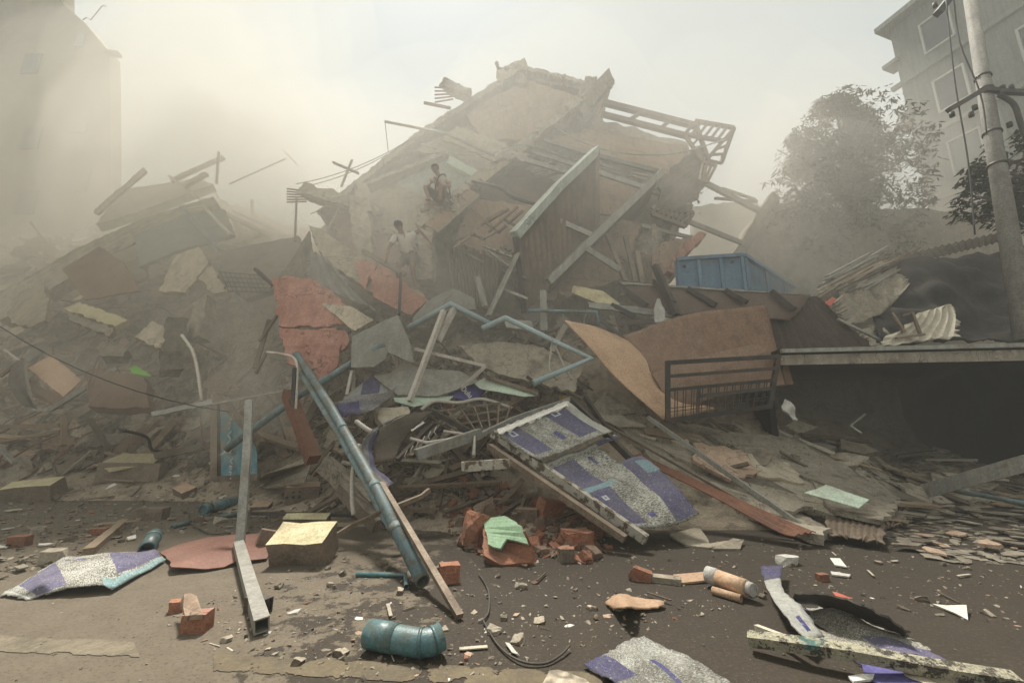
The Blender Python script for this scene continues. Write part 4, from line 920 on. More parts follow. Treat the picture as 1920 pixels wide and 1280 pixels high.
# --- blue awning frames on the heap
pipe('awning_pipe', [(424,842,7.0),(560,742,7.0),(720,644,7.1)], .06, 'pipe_blue', 'long light blue pipe slanting up from the torn poster behind the twin pipes')
pipe('awning_pipe', [(764,616,7.7),(845,570,7.9),(928,612,7.6)], .058, 'pipe_pale', 'pale blue pipe bent to a peak above the heap')
pipe('awning_pipe', [(904,616,7.4),(948,596,7.4),(1108,672,7.1),(1000,718,6.8)], .055, 'pipe_pale', 'pale blue pipe bent twice, ending in a sharp corner beside the peach board')
pipe('awning_pipe', [(990,582,8.5),(1118,585,8.5),(1122,610,8.5)], .04, 'pipe_blue', 'level blue pipe in the shadow below the toppled building')
for ps, rr, lb in (([(832,582,7.6),(768,752,6.7)], .04, 'pale square tube leaning from the pipe peak down to the mint panel'), ([(852,578,7.9),(820,640,7.4)], .05, 'short pale bracket hanging under the pipe peak'),
                   ([(778,654,7.4),(910,686,7.1)], .028, 'thin white tube running right from the grey plate'), ([(910,686,7.1),(864,728,6.8)], .028, 'white tube leading down to the lettered roll'),
                   ([(660,695,7.0),(650,740,6.8)], .022, 'short white rod standing left of the faded sheet')):
    tube('metal_tube', ps, rr, 'pipe_white', lb, 'metal tube', square=True)
tube('white_hose', [(501,660,6.9),(530,664,6.8),(552,672,6.7),(558,700,6.6),(554,772,6.5)], .022, 'pipe_white', 'white hose arched over the top of the twin pipes', 'hose', smooth=6, hollow=False, sides=8)
tube('white_hose', [(673,832,5.4),(662,880,5.3),(660,930,5.1),(663,965,5.0)], .026, 'hose', 'grey hose hanging straight down in front of the twin pipes', 'hose', smooth=5, sides=9)
tube('white_hose', [(341,628,8.6),(362,660,8.4),(372,705,8.2),(378,752,8.1)], .03, 'pipe_white', 'pale curved rod standing in the dust left of the poster frame', 'rod', smooth=5, hollow=False, sides=7)
tube('white_hose', [(770,822,5.9),(800,830,5.8),(830,826,5.8),(875,818,5.9),(890,812,6),(888,855,5.6)], .026, 'pipe_white', 'white plastic conduit with joints in front of the curled sheet', 'conduit', sides=9)
tube('white_hose', [(668,790,5.8),(690,806,5.7),(706,812,5.7)], .035, 'pipe_white', 'thick white hose end entering the curled sheet', 'hose', smooth=4, sides=9)
tube('white_hose', [(832,808,6.1),(895,818,6.0)], .022, 'pipe_white', 'straight white conduit meeting the frame bar', 'conduit', sides=9)
tube('conduit', [(790,768,6.7),(815,752,6.8),(860,755,6.9),(905,748,7.0),(960,765,7.0)], .03, 'hose', 'tan conduit curving above the flattened grille', 'conduit', smooth=6, hollow=False, sides=8)
tube('cable', [(1036,640,7.3),(1030,690,7.1),(1045,712,7)], .02, 'hose', 'left pale cable dangling under the blue pipe corner', 'cable', smooth=4, hollow=False, sides=6)
tube('cable', [(1038,642,7.3),(1060,690,7.1),(1072,712,7)], .02, 'hose', 'right pale cable dangling under the blue pipe corner', 'cable', smooth=4, hollow=False, sides=6)
# --- steel posts and bars
bm = bmesh.new(); add_tube(bm, [pt(q) for q in ((467,752,5.25),(463,850,5.0),(449,1034,4.66))], .04, 10, True, True, 1, .35); add_tube(bm, [pt(q) for q in ((447,1020,4.68),(468,1095,'g',.06),(491,1172,'g',.06))], .045, 10, True, True, 1, .1)
tag(link('bent_post', bm, 'steel'), 'bent square steel post, upright above and lying on the road below', 'steel post')
tube('post_socket', [(470,1128,'g',.05),(500,1136,'g',.05)], .05, 'metal_dark', 'short dark square socket crossing the foot of the bent post', 'steel socket', square=True)
beam('timber', (165,1034,'g',.035), (232,978,'g',.035), .09, .07, 'wood', 'grey square timber lying on the road left of the teal stub', 'timber', rough=.04)
beam('angle_bar', (715,905,4.9), (862,1155,'g',.03), .055, .035, 'metal_brown', 'rusty angle bar running beside the twin pipes to a point on the road', 'steel bar')
tube('bent_strip', [(610,1016,'g',.1),(660,985,4.9),(715,960,4.75),(790,930,4.9),(805,918,5)], .022, 'metal_brown', 'bent flat strip passing in front of the twin pipes', 'steel strip', square=True, hollow=False)
tube('bent_strip', [(468,962,'g',.12),(560,963,'g',.13),(665,966,'g',.12)], .022, 'metal_dark', 'thin dark steel strip behind the yellow-topped masonry block', 'steel strip', square=True, hollow=False)
tube('bent_strip', [(468,962,'g',.12),(461,1000,'g',.02)], .02, 'metal_dark', 'short dark leg of the strip beside the bent post', 'steel strip', square=True, hollow=False)
for a, b, w_, h_, m, lb in (((925,812,5.9), (1212,1012,4.7), .1, .1, 'steel_worn', 'worn steel rail with flaking white paint along the left of the printed sheets'),
    ((918,836,5.7), (1172,1010,4.65), .1, .07, 'metal_brown', 'dark twin of the flaking rail, lying just left of it'),
    ((885,822,6.0), (965,784,6.4), .1, .06, 'steel', 'pale frame bar, lower left half, above the upper printed sheet'),
    ((965,784,6.4), (1068,748,6.8), .1, .06, 'steel', 'pale frame bar, upper half, above the upper printed sheet'),
    ((780,852,5.6), (900,812,6.05), .16, .14, 'steel', 'thick grey box beam pointing left from the frame bar'),
    ((865,875,5.4), (955,868,5.5), .1, .12, 'steel_worn', 'short pale box section sticking out left of the flaking rail'),
    ((1070,748,6.8), (1185,862,6.0), .09, .09, 'metal_dark', 'black bar from the yellow foam down along the printed sheets'),
    ((1097,745,6.9), (1150,822,6.5), .07, .07, 'metal_dark', 'shorter black bar crossing the long one'),
    ((988,706,7.2), (1035,742,7.0), .06, .06, 'metal_dark', 'short black bar behind the yellow foam'),
    ((912,706,7.2), (1010,738,7.0), .12, .06, 'metal_brown', 'dull steel angle lying over the mint sheet'),
    ((1215,782,6.9), (1518,996,5.3), .055, .06, 'steel', 'long bright metal trim lying across the slope of broken plates'),
    ((1068,758,7), (1480,990,5.2), .05, .03, 'wood_dark', 'long dark lath beside the red-brown channel'),
    ((1735,920,6.8), (1930,866,5.6), .05, .2, 'steel', 'pale grey flat beam rising out of frame at the right edge'),
    ((970,476,9.2), (915,592,8.6), .17, .05, 'steel', 'pale drilled plank of metal leaning below the corrugated wall'),
    ((918,472,9.8), (985,522,9.4), .13, .04, 'steel', 'perforated pale angle slanting left of the leaning metal plank'),
    ((905,460,10), (962,482,9.8), .08, .06, 'steel_worn', 'short white bar above the perforated angle'),
    ((990,560,8.9), (938,540,9.2), .07, .05, 'steel', 'grey bar crossing the foot of the leaning metal plank'),
    ((1018,545,9), (1020,620,8.6), .14, .05, 'steel', 'short upright metal plank in shadow under the toppled building'),
    ((895,520,9.3), (910,575,9), .1, .08, 'steel', 'short upright pale post on the heap below the rooms'),
    ((752,512,8.8), (748,590,8.2), .06, .06, 'metal_dark', 'thin black post standing below the bending person'),
    ((553,690,6.6), (549,770,6.5), .06, .05, 'metal_dark', 'black flat bar standing left of the white hose'),
    ((556,372,12.4), (553,452,11.5), .05, .05, 'metal_brown', 'thin upright pole under the broken beam end'),
    ((760,515,9.5), (680,470,9.6), .1, .1, 'concrete', 'broken concrete edge strip behind the pink cracked plates')):
    beam('metal_bar', a, b, w_, h_, m, lb, 'metal bar', rough=.015 if m not in ('steel',) else 0)
patch('steel_channel', [[(1185,855,6.1),(1200,850,6.15)], [(1330,925,5.5),(1350,918,5.6)], [(1450,990,5.0),(1480,975,5.1)], [(1490,1003,4.85),(1530,995,4.9)]], .012, 'rust', 'long red-brown steel channel running down to the road under the printed sheets', 'steel channel', nu=6, nv=18, ridge=.012)
block('foam_lump', 1062, 758, 24, 18, .12, .3, 'foam_yellow', None, 'yellow foam clump at the top corner of the printed sheets', 'foam', cuts=2, rough=.3)
bpy.data.objects[-1] if False else None
# --- poster in its frame
r = empty('poster_frame', G(440, 900)); tag(r, 'torn blue poster in a brown frame standing on edge, speared by a blue pipe', 'poster')
q = [(404,738,8.1),(408,898,7.9),(480,895,7.2),(486,815,7.2)]
poly('poster_sheet', [(413,756,8.05),(414,893,7.88),(482,893,7.25),(480,838,7.2),(440,775,7.7)], .01, 'mint', parent=r, jag=.008)
def posterc(nt, col, uv, vec):
    n = noise_(nt, vec, 2.2, 4, .6); n2 = noise_(nt, vec, 4.5, 3, .5)
    col = mixc(nt, ramp(nt, n, .4, .62), (.09, .27, .33), (.35, .45, .46)); return mixc(nt, ramp(nt, n2, .58, .64), col, (.33, .25, .17))
mat('poster', (.1, .28, .34), (.3, .42, .45), custom=posterc, dust=.25, bump=.05, var=0)
r.children[0].data.materials[0] = MATS['poster']
for a, b, s_ in (((404,736,8.1), (404,898,7.9), .12), ((404,738,8.1), (490,832,7.1), .1), ((404,898,7.88), (486,893,7.2), .06)): beam('frame_bar', a, b, s_, .1, 'metal_brown', parent=r, rough=.02)
a, b = P(431, 788, 7.72), P(431, 826, 7.7); letters('PoW', .3, P(430, 806, 7.68), V((0.08, 0, -1)), V((.75, -.62, 0)), 'cloth_white', r)
letters('VEN', .2, P(432, 878, 7.6), V((0.05, 0, -1)), V((.75, -.62, 0)), 'cloth_white', r)
patch('torn_paper', [[(420,838,7.6),(432,832,7.55)], [(416,852,7.6),(432,850,7.5)]], .01, 'cloth_white', parent=r, nu=6, nv=5, bump=.06, bscale=9, jag=.02)
# --- plates and panels on the heap
W = [
 ('tan_slab', [(862,648,8.2),(930,640,8.4),(1010,650,8.3),(1092,690,7.9),(1075,735,7.2),(1000,715,7.4),(905,690,7.7)], .05, 'slate', 'tan sloping slab strewn with splinters inside the blue pipe frame', 'slab'),
 ('tan_slab', [(700,705,7.2),(770,690,7.4),(860,695,7.4),(900,715,7.2),(820,742,6.9),(745,740,6.9)], .03, 'sheet_grey', 'grey board behind the foot of the leaning square tube', 'board'),
 ('metal_sheet', [(300,1034,'g',.04),(335,1020,'g',.05),(392,1006,'g',.06),(440,1001,'g',.07),(498,1000,'g',.06),(508,1032,'g',.03),(500,1046,'g',.03),(446,1050,'g',.05),(420,1062,'g',.02),(385,1066,'g',.03),(322,1062,'g',.07),(318,1050,'g',.04)], .008, 'terracotta', 'rust-red painted metal sheet with rounded corners lying on the road behind the bent post', 'metal sheet'),
 ('canvas_flap', [(470,912,'g',.04),(497,888,6.9),(520,880,6.8),(575,856,6.6),(592,850,6.5),(570,905,6.6),(540,912,6.8),(500,915,6.9)], .012, 'sheet_beige', 'beige triangular panel propped behind the hollow block', 'panel'),
 ('grey_plate', [(658,655,7.0),(660,630,7.1),(745,590,7.4),(768,640,7.2),(777,680,7.1),(765,677,7.0),(726,660,7.0),(724,672,7.0),(700,688,6.9),(658,688,6.9)], .014, 'sheet_grey', 'grey sheet-metal plate torn along the bottom, pierced by the long blue pipe', 'metal plate'),
 ('pink_panel', [(510,522,8.6),(545,518,8.8),(590,525,8.9),(640,560,8.7),(660,605,8.2),(600,612,8.1),(522,610,8.2)], .06, 'plaster_pink', 'big salmon pink wall plate at the left of the heap, upper piece', 'wall plate'),
 ('pink_panel', [(523,615,8.1),(645,618,8.0),(655,640,7.9),(625,668,7.7),(600,692,7.6),(565,690,7.6),(538,680,7.7)], .06, 'plaster_pink', 'cracked salmon pink wall plate just below the big one', 'wall plate'),
 ('pink_panel', [(568,640,7.75),(640,645,7.7),(632,688,7.4),(598,715,7.3)], .05, 'plaster_pink', 'smaller pink fragment sliding over the cracked plate', 'wall plate'),
 ('beige_wall_slab', [(580,423,10.4),(600,428,10.4),(660,470,10.0),(720,510,9.6),(795,552,9.2),(805,570,9.0),(765,585,8.9),(700,548,9.2),(625,500,9.7),(598,470,10.1)], .16, 'plaster_beige', 'long broken cream slab sloping down from the peaked point', 'wall slab'),
 ('pink_panel', [(664,492,9.5),(680,486,9.5),(705,498,9.4),(690,520,9.2),(688,545,9.1),(675,530,9.2)], .05, 'plaster_pink', 'small cracked pink plate on the cream slab', 'wall plate'),
 ('pink_panel', [(693,512,9.2),(715,497,9.3),(760,530,9.1),(800,565,8.8),(770,590,8.6),(735,575,8.7),(700,555,8.9)], .05, 'plaster_pink', 'larger pink plate lower down the cream slab', 'wall plate'),
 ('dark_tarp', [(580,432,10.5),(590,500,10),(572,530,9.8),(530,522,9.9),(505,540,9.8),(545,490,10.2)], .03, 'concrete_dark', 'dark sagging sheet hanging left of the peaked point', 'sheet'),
 ('pale_board', [(772,600,8.3),(800,565,8.6),(850,540,8.7),(890,560,8.6),(892,580,8.4),(830,585,8.3),(780,610,8.2)], .02, 'sheet_grey', 'pale grey-green board lying behind the pipe peak', 'board'),
 ('pale_board', [(945,598,8.0),(998,602,7.9),(1000,620,7.8),(950,614,7.8)], .02, 'sheet_grey', 'small pale board right of the bent blue pipe', 'board'),
 ('mint_sheet', [(738,745,6.9),(850,742,7.0),(842,750,6.9),(775,762,6.7),(740,752,6.8)], .01, 'sheet_mint', 'mint green sheet under the foot of the leaning square tube', 'sheet'),
 ('mint_sheet', [(888,716,7.2),(915,706,7.3),(975,728,7.1),(1008,741,7.0),(985,743,6.9),(900,728,7.0)], .01, 'sheet_mint', 'mint green sheet under the dull steel angle', 'sheet'),
 ('mint_tile', [(1508,923,5.75),(1548,908,5.9),(1630,936,5.6),(1610,952,5.5)], .015, 'sheet_mint', 'mint green tile lying on the broken plates near the road', 'tile'),
 ('brown_panel', [(116,505,11.6),(185,462,12),(230,490,11.8),(262,545,11.2),(160,562,11.2)], .04, 'brown_panel', 'big dark brown door panel tilted on the left heap', 'door panel'),
 ('brown_panel', [(158,700,8.6),(170,688,8.9),(270,706,8.8),(278,752,8.4),(280,764,8.3),(165,762,8.3)], .25, 'brown_panel', 'dark brown cabinet-like box half buried at the left', 'box'),
 ('brown_panel', [(52,690,9.2),(97,665,9.6),(152,712,9.1),(118,744,8.6)], .04, 'ply', 'dusty plywood board leaning near the striped cloth', 'board'),
 ('brown_panel', [(50,708,9.0),(118,745,8.5),(112,765,8.4),(52,740,8.8)], .05, 'brown_panel', 'brown edge board under the dusty plywood', 'board'),
 ('concrete_plate', [(12,590,10.8),(40,545,11.2),(80,533,11.3),(92,560,11.1),(86,600,10.6),(60,612,10.4),(20,606,10.5)], .12, 'plaster_beige', 'rounded pale plaster plate on the far left heap', 'plaster plate'),
 ('concrete_plate', [(118,578,10.3),(150,566,10.6),(240,600,10.2),(215,612,9.9)], .12, 'plaster_yellow', 'pale yellow slanting slab in the dust at the left', 'slab'),
 ('concrete_plate', [(120,582,10.2),(212,614,9.8),(205,630,9.6),(130,600,10)], .1, 'concrete', 'grey face below the pale yellow slanting slab', 'slab'),
 ('concrete_plate', [(180,650,9.0),(192,638,9.2),(240,655,9.0),(232,668,8.8),(190,668,8.7)], .2, 'concrete_dark', 'dark square-edged concrete lump near the standing post', 'concrete'),
 ('concrete_plate', [(250,632,9.2),(285,602,9.6),(322,622,9.3),(300,652,8.9)], .1, 'plaster_beige', 'cream plate lying left of the standing concrete post', 'slab'),
 ('concrete_plate', [(298,545,11),(330,480,11.8),(372,462,12),(392,490,11.7),(348,548,11)], .12, 'plaster_beige', 'large pale plate tilted in the dust left of centre', 'slab'),
 ('concrete_plate', [(372,520,11.2),(395,500,11.5),(425,545,11),(400,550,10.8)], .1, 'plaster_beige', 'smaller pale plate beside the wire mesh', 'slab'),
 ('ridge_slab', [(-40,570,12.0),(150,462,13.2),(280,405,14.2),(400,368,15.2),(408,382,15),(300,430,14),(165,500,12.8),(0,600,11.6)], .35, 'concrete', 'long broken roof ridge climbing to the right across the left heap', 'ridge beam'),
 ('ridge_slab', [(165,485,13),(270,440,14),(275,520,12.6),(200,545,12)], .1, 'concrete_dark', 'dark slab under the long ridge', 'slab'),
 ('ridge_slab', [(225,360,17),(250,352,17.2),(330,340,17.8),(365,335,18),(400,345,17.6),(250,400,16.4),(180,420,16)], .3, 'concrete', 'hazy broken roof edge far behind the long ridge', 'roof edge'),
 ('green_wall', [(250,440,13.4),(350,400,14.4),(420,392,14.8),(440,440,14),(330,470,13.2),(262,500,12.7)], .1, 'facade', 'faint green wall under the ridge', 'wall'),
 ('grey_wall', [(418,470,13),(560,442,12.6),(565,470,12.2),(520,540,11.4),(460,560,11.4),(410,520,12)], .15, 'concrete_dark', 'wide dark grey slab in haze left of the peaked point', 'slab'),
 ('long_strip', [(282,772,8.0),(398,748,8.0),(398,757,7.9),(286,780,7.9)], .03, 'steel', 'pale flat strip pointing at the top of the poster frame', 'metal strip'),
 ('beige_board', [(600,568,8.6),(660,575,8.4),(700,600,8.0),(665,620,7.8),(640,600,8.1)], .04, 'plaster_beige', 'cream plate behind the grey torn plate', 'board'),
 ('orange_wall', [(1222,460,11.6),(1300,440,12),(1278,480,11.6),(1268,515,11.3),(1248,545,11),(1222,520,11.2)], .1, 'plaster_tan', 'peach coloured wall piece behind the blue container', 'wall piece'),
 ('orange_wall', [(1310,434,11.9),(1326,438,11.9),(1285,478,11.4),(1262,512,11),(1250,508,11),(1285,455,11.6)], .3, 'plaster_pink', 'broken red brick pier beside the peach wall piece', 'brick pier'),
 ('yellow_board', [(1075,535,10),(1130,545,9.8),(1165,572,9.5),(1120,568,9.5),(1072,548,9.9)], .03, 'plaster_yellow', 'dull yellow board in the shade under the long beam', 'board'),
 ('thin_board', [(1102,566,9.2),(1180,572,9.1),(1290,590,9),(1290,598,8.9),(1105,576,9.1)], .04, 'steel', 'long pale board below the raised metal roof', 'board'),
 ('box_front', [(700,762,6.55),(765,762,6.6),(778,798,6.3),(720,800,6.2)], .25, 'sheet_beige', 'beige drawer box with a round label under the dark rolled sheet', 'drawer'),
 ('scrap_board', [(1255,1001,'g',.05),(1310,985,'g',.07),(1330,1018,'g',.02),(1395,1010,'g',.06),(1330,1026,'g',.02),(1285,1020,'g',.02)], .02, 'sheet_beige', 'thin torn board on the road below the printed sheets', 'board'),
 ('scrap_board', [(1335,1027,'g',.03),(1375,1008,'g',.06),(1395,1012,'g',.05),(1388,1028,'g',.02)], .02, 'sheet_beige', 'small pointed board beside the thin torn one', 'board'),
]
for nm, pts, th, m, lb, ct in W:
    poly(nm, pts, th, m, lb, ct, jag=.012 if th < .05 else .035, seg=.1)
poly('masonry_slab', [(178,872),(232,849),(306,851),(288,868),(204,884)], .02, 'plaster_yellow', 'cream plaster top of the long masonry slab behind the road debris at the left', 'masonry slab', lift=.33, jag=.02)
block('masonry_slab', 240, 902, 122, 34, .55, .05, 'hollow_block', None, 'long broken slab of brickwork under the cream plaster sheet at the left', 'masonry slab', rough=.06)
for k, (rw, lb) in enumerate((([[(1560,565,9.0),(1635,524,9.5),(1702,492,10.0)], [(1590,612,8.4),(1652,588,8.7),(1706,530,9.2)]], 'pale crumpled corrugated sheet under the fan of roof slats'), ([[(1530,540,10.2),(1600,505,10.8),(1668,484,11.2)], [(1545,570,9.8),(1610,545,10.2),(1680,505,10.6)]], 'greyer corrugated sheet higher up behind the fan of roof slats'), ([[(1600,620,8.6),(1660,600,8.8),(1700,590,8.9)], [(1640,655,8.0),(1690,640,8.2),(1730,628,8.3)]], 'grey corrugated scrap at the foot of the bamboo mat'))):
    patch('corrugated_sheet', rw, .012, ['slate', 'concrete', 'slate'][k], lb, 'corrugated sheet', nu=8, nv=24, ridge=.025, bump=.12, jag=.05, seed=k)
beam('steel_beam', (540,738,6.8), (588,862,6.0), .17, .16, 'rust', 'rust-red steel beam leaning in the heap left of the twin pipes', 'steel beam', rough=.05)
beam('concrete_lintel', (608,868,6.0), (700,950,5.5), .17, .2, 'concrete', 'broken concrete lintel lying behind the grey hose', 'concrete lintel', rough=.07)
beam('concrete_lintel', (640,915,5.6), (712,985,5.2), .14, .16, 'concrete_dark', 'second, darker lintel in front of the broken one', 'concrete lintel', rough=.08)
beam('concrete_post', (320,700,9.2), (328,602,9.6), .34, .32, 'concrete_dark', 'square concrete post standing in the left heap', 'concrete post', rough=.07)
beam('concrete_post', (372,640,10), (385,565,10.4), .3, .3, 'concrete', 'second concrete post, hazier, right of the square one', 'concrete post', rough=.1)
for a, b, w_, m, lb in (((180,400,16), (272,320,16.6), .22, 'concrete', 'dark plank jutting up at the far left skyline'), ((320,340,17), (420,295,17.5), .18, 'concrete', 'plank rising to the right on the left skyline'), ((318,330,17), (372,372,16.6), .12, 'concrete', 'plank crossing the skyline one'),
    ((345,350,16.4), (388,326,16.6), .2, 'concrete', 'short plank on the left skyline'), ((406,345,17), (410,285,17), .08, 'metal_brown', 'thin upright pole on the left skyline'), ((340,388,14.2), (414,470,13), .12, 'pipe_blue', 'pale teal pipe leaning under the ridge'),
    ((380,386,14.4), (432,440,13.4), .1, 'pipe_white', 'pale pipe leaning beside the teal one'), ((345,392,14.2), (382,388,14.3), .06, 'pipe_white', 'short pale bar joining the two leaning pipes'),
    ((65,768,8.6), (95,768,8.4), .09, 'steel', 'short foot of the grey folded strip'), ((95,768,8.4), (220,690,9), .12, 'steel', 'grey folded metal strip slanting up at the left'), ((0,800,8.4), (115,797,8.4), .12, 'wood', 'long pale plank at the left edge'),
    ((0,828,8.2), (115,808,8.2), .08, 'wood', 'lower plank of the pair at the left edge'), ((119,778,8.2), (120,835,8.0), .08, 'wood', 'short upright timber ending the planks'), ((88,915,'g',.03), (170,845,7.9), .025, 'pipe_white', 'thin white rod leaning near the cream-topped slab'),
    ((0,838,8), (28,868,7.8), .07, 'steel', 'grey stick at the left edge'), ((8,655,9), (36,676,8.8), .04, 'pipe_white', 'thin pale stick above the striped cloth'), ((0,706,8.8), (45,672,9), .07, 'wood', 'pole carrying the striped cloth'),
    ((405,735,7.9), (455,728,7.9), .05, 'wood', 'thin batten behind the top of the poster frame'), ((400,757,7.8), (545,730,7.4), .05, 'hose', 'long thin batten running right from the poster frame'), ((480,505,9.6), (512,535,9.2), .1, 'metal_dark', 'short dark post by the big pink plate'),
    ((505,600,8.6), (478,690,7.8), .08, 'wood_dark', 'dark stick leaning left of the pink plates'), ((488,640,8.2), (520,590,8.6), .07, 'wood_dark', 'shorter dark stick by the pink plates'), ((500,660,7.6), (480,700,7.4), .06, 'wood_dark', 'dark stick under the arch of the white hose'),
    ((280,925,'g',.04), (322,908,'g',.07), .08, 'steel', 'pale short plank under a small brick block'), ((40,940,8), (0,930,8), .1, 'wood', 'plank half buried at the left edge'),
    ((430,345,17), (535,298,17.5), .05, 'concrete', 'bent thin pole reaching right on the hazy skyline'), ((532,282,17.5), (558,310,17.5), .05, 'concrete', 'cross piece at the tip of the hazy thin pole'), ((640,350,13), (660,300,13.4), .06, 'wood', 'stick leaning at the upper left of the toppled building'),
    ((625,305,13.4), (672,325,13.2), .09, 'wood_dark', 'short dark stick tipped off the upper left edge'), ((610,440,11.6), (652,360,12.2), .07, 'concrete', 'rod leaning at the left flank of the toppled building')):
    beam('plank', a, b, w_, w_ * .6, m, lb, 'plank' if m in ('wood', 'wood_dark', 'concrete') else 'bar', rough=.03)
tube('thin_pipe', [(722,228,13.6),(835,250,13.2),(972,312,12)], .045, 'steel', 'long thin pipe jutting left across the sky in front of the rooms', 'pipe')
tube('thin_pipe', [(722,230,13.6),(728,285,13.4)], .012, 'cable', 'thin cord hanging from the tip of the jutting pipe', 'cord', hollow=False, sides=5)
# striped cloth, grey
patch('striped_cloth', [[(22,690,8.7),(32,678,8.8),(48,674,8.8)], [(18,720,8.5),(30,715,8.5),(52,715,8.5)], [(30,745,8.3),(45,742,8.3),(60,748,8.3)], [(45,762,8.2),(58,762,8.2),(68,766,8.2)]], .01, 'cloth_grey', 'grey striped cloth hanging from a pole at the left edge', 'cloth', nu=24, nv=20, ridge=.03, jag=.01)
patch('plastic_sheet', [[(240,688,9.1),(256,686,9.1)], [(244,697,8.9),(285,706,8.8)]], .01, 'green_bit', 'bright green plastic scrap on the left heap', 'plastic scrap', nu=6, nv=4, bump=.03, jag=.03)
# corrugated grey sheets below the cream slab
patch('corrugated_sheet', [[(578,470,10),(600,476,9.9),(625,500,9.6)], [(575,500,9.8),(620,520,9.5),(665,545,9.2)], [(572,528,9.5),(640,555,9.1),(705,582,8.7)]], .01, 'sheet_grey', 'grey corrugated roofing fanned out under the cream slab', 'corrugated sheet', nu=8, nv=30, ridge=.03, jag=.03)
# wire mesh
r_ = bmesh.new()
for i in range(9):
    add_tube(r_, [P(412 + i * 9, 508 + i, 11), P(428 + i * 9, 545 + i * .5, 10.6)], .012, 4, False)
for j in range(5): add_tube(r_, [P(412 + j * 4, 510 + j * 9, 10.95 - j * .08), P(492 + j * 3, 516 + j * 8, 10.95 - j * .08)], .012, 4, False)
tag(link('wire_mesh', r_, 'metal_dark'), 'bent square wire mesh hanging in the haze', 'wire mesh')
# flattened grille below the mint sheet
r_ = bmesh.new()
g0, g1, g2, g3 = P(810, 772, 6.6), P(960, 752, 7.1), P(940, 815, 6.5), P(880, 825, 6.0)
for i in range(7): add_beam(r_, g0.lerp(g1, i / 6), g3.lerp(g2, i / 6), .025, .025)
for j in range(5): add_beam(r_, g0.lerp(g3, j / 4), g1.lerp(g2, j / 4), .03, .03)
tag(link('flattened_grille', r_, 'metal_brown'), 'flattened window grille of thin bars above the frame bar', 'grille')
r_ = bmesh.new(); add_beam(r_, P(806, 768, 6.6), P(893, 815, 6.05), .07, .07); add_beam(r_, P(806, 790, 6.3), P(880, 826, 6.0), .05, .05)
tag(link('grille_frame', r_, 'metal_dark'), 'dark angle iron edge beside the flattened grille', 'steel angle')
# rack of black fittings inside the curled sheet
r = empty('black_rack', P(780, 850, 5.7)); tag(r, 'black slotted rack with small hooks inside the curled sheet', 'rack')
for k in range(2): beam('rack_bar', (745 + k * 26, 862 - k * 6, 5.6), (812 + k * 12, 794 + k * 4, 6.2), .07, .05, 'metal_dark', parent=r)
for k in range(6):
    a = P(760 + k * 11, 850 - k * 9, 5.62 + k * .08); bm = bmesh.new(); add_tube(bm, [a, a + V((.03, -.03, .04)), a + V((.0, -.04, -.03)), a + V((.03, -.05, -.07))], .008, 5, False); link('hook', bm, 'pipe_white', r)
poly('red_packet', [(768,802,6.0),(790,786,6.15),(796,792,6.1),(772,808,5.95)], .01, 'cloth_white', 'white packet with a red patch beside the black rack', 'packet', jag=.003)
# --- raised roof, boards and railing at the right of the heap
r = empty('lean_to_roof', P(1400, 640, 8.6)); r.location.z = 0; r['_o'] = tuple(r.location); tag(r, 'buckled brown metal roof with rafters showing, lying over the boards', 'metal roof')
patch('roof_underside', [[(1160,531,9.8),(1330,541,9.6),(1520,553,9.2)], [(1180,556,9.4),(1335,566,9.2),(1500,582,8.9)], [(1215,585,9.0),(1340,596,8.9),(1480,600,8.7)]], .02, 'roof_under', parent=r, nu=20, nv=10, bump=.03, jag=.02)
patch('roof_sheet', [[(1462,549,9.4),(1535,556,9.3)], [(1436,590,9.0),(1580,600,8.9)], [(1440,630,8.7),(1618,630,8.4)], [(1448,672,8.3),(1650,661,7.8)]], .03, 'roof_brown', parent=r, nu=24, nv=12, ridge=.012, jag=.03)
for a, b in (((1160,533,9.6), (1212,572,9)), ((1290,541,9.5), (1342,572,9)), ((1362,544,9.4), (1400,566,8.9)), ((1448,546,9.2), (1490,580,8.7)), ((1228,528,9.6), (1262,568,8.9))): beam('rafter', a, b, .12, .1, 'metal_dark', parent=r)
poly('edge_trim', [(1160,528,9.75),(1520,551,9.2),(1520,554,9.2),(1160,532,9.7)], .02, 'steel', parent=r, jag=.01)
beam('black_post', (1228,498,9.4), (1268,590,8.8), .13, .12, 'metal_dark', 'black post leaning against the buckled roof', 'post')
beam('black_post', (1146,572,9.2), (1190,594,9), .12, .1, 'metal_dark', 'short black bar below the buckled roof', 'post')
for k, (a, b) in enumerate((((1138,440,11.5), (1172,528,10.5)), ((1172,442,11.4), (1192,530,10.4)), ((1195,472,11.2), (1205,532,10.4)))):
    beam('door_stud', a, b, .11, .08, 'metal_brown', ['left', 'middle', 'right'][k] + 'most of three brown studs standing behind the buckled roof', 'stud')
patch('louvre_panel', [[(1197,472,11.1),(1222,478,11.1)], [(1205,532,10.4),(1222,534,10.4)]], .02, 'metal_brown', 'narrow louvred panel between the studs and the peach wall piece', 'louvre panel', nu=3, nv=14, ridge=.03)
patch('cloth_bag', [[(1232,560,8.9),(1238,560,8.9)], [(1226,582,8.8),(1246,582,8.8)], [(1228,606,8.7),(1246,604,8.7)]], .03, 'cloth_white', 'small white bag hanging under the buckled roof', 'bag', nu=6, nv=10, bump=.04, bscale=7)
patch('hardboard_sheet', [[(1168,628,8.6),(1300,588,8.7),(1436,572,8.5)], [(1215,690,7.9),(1335,650,8.2),(1455,648,8.1)], [(1262,775,7.25),(1345,742,7.5),(1474,722,7.7)]], .012, 'hardboard', 'large curved reddish brown board standing behind the black railing', 'board', nu=24, nv=18, bump=.02, bscale=1)
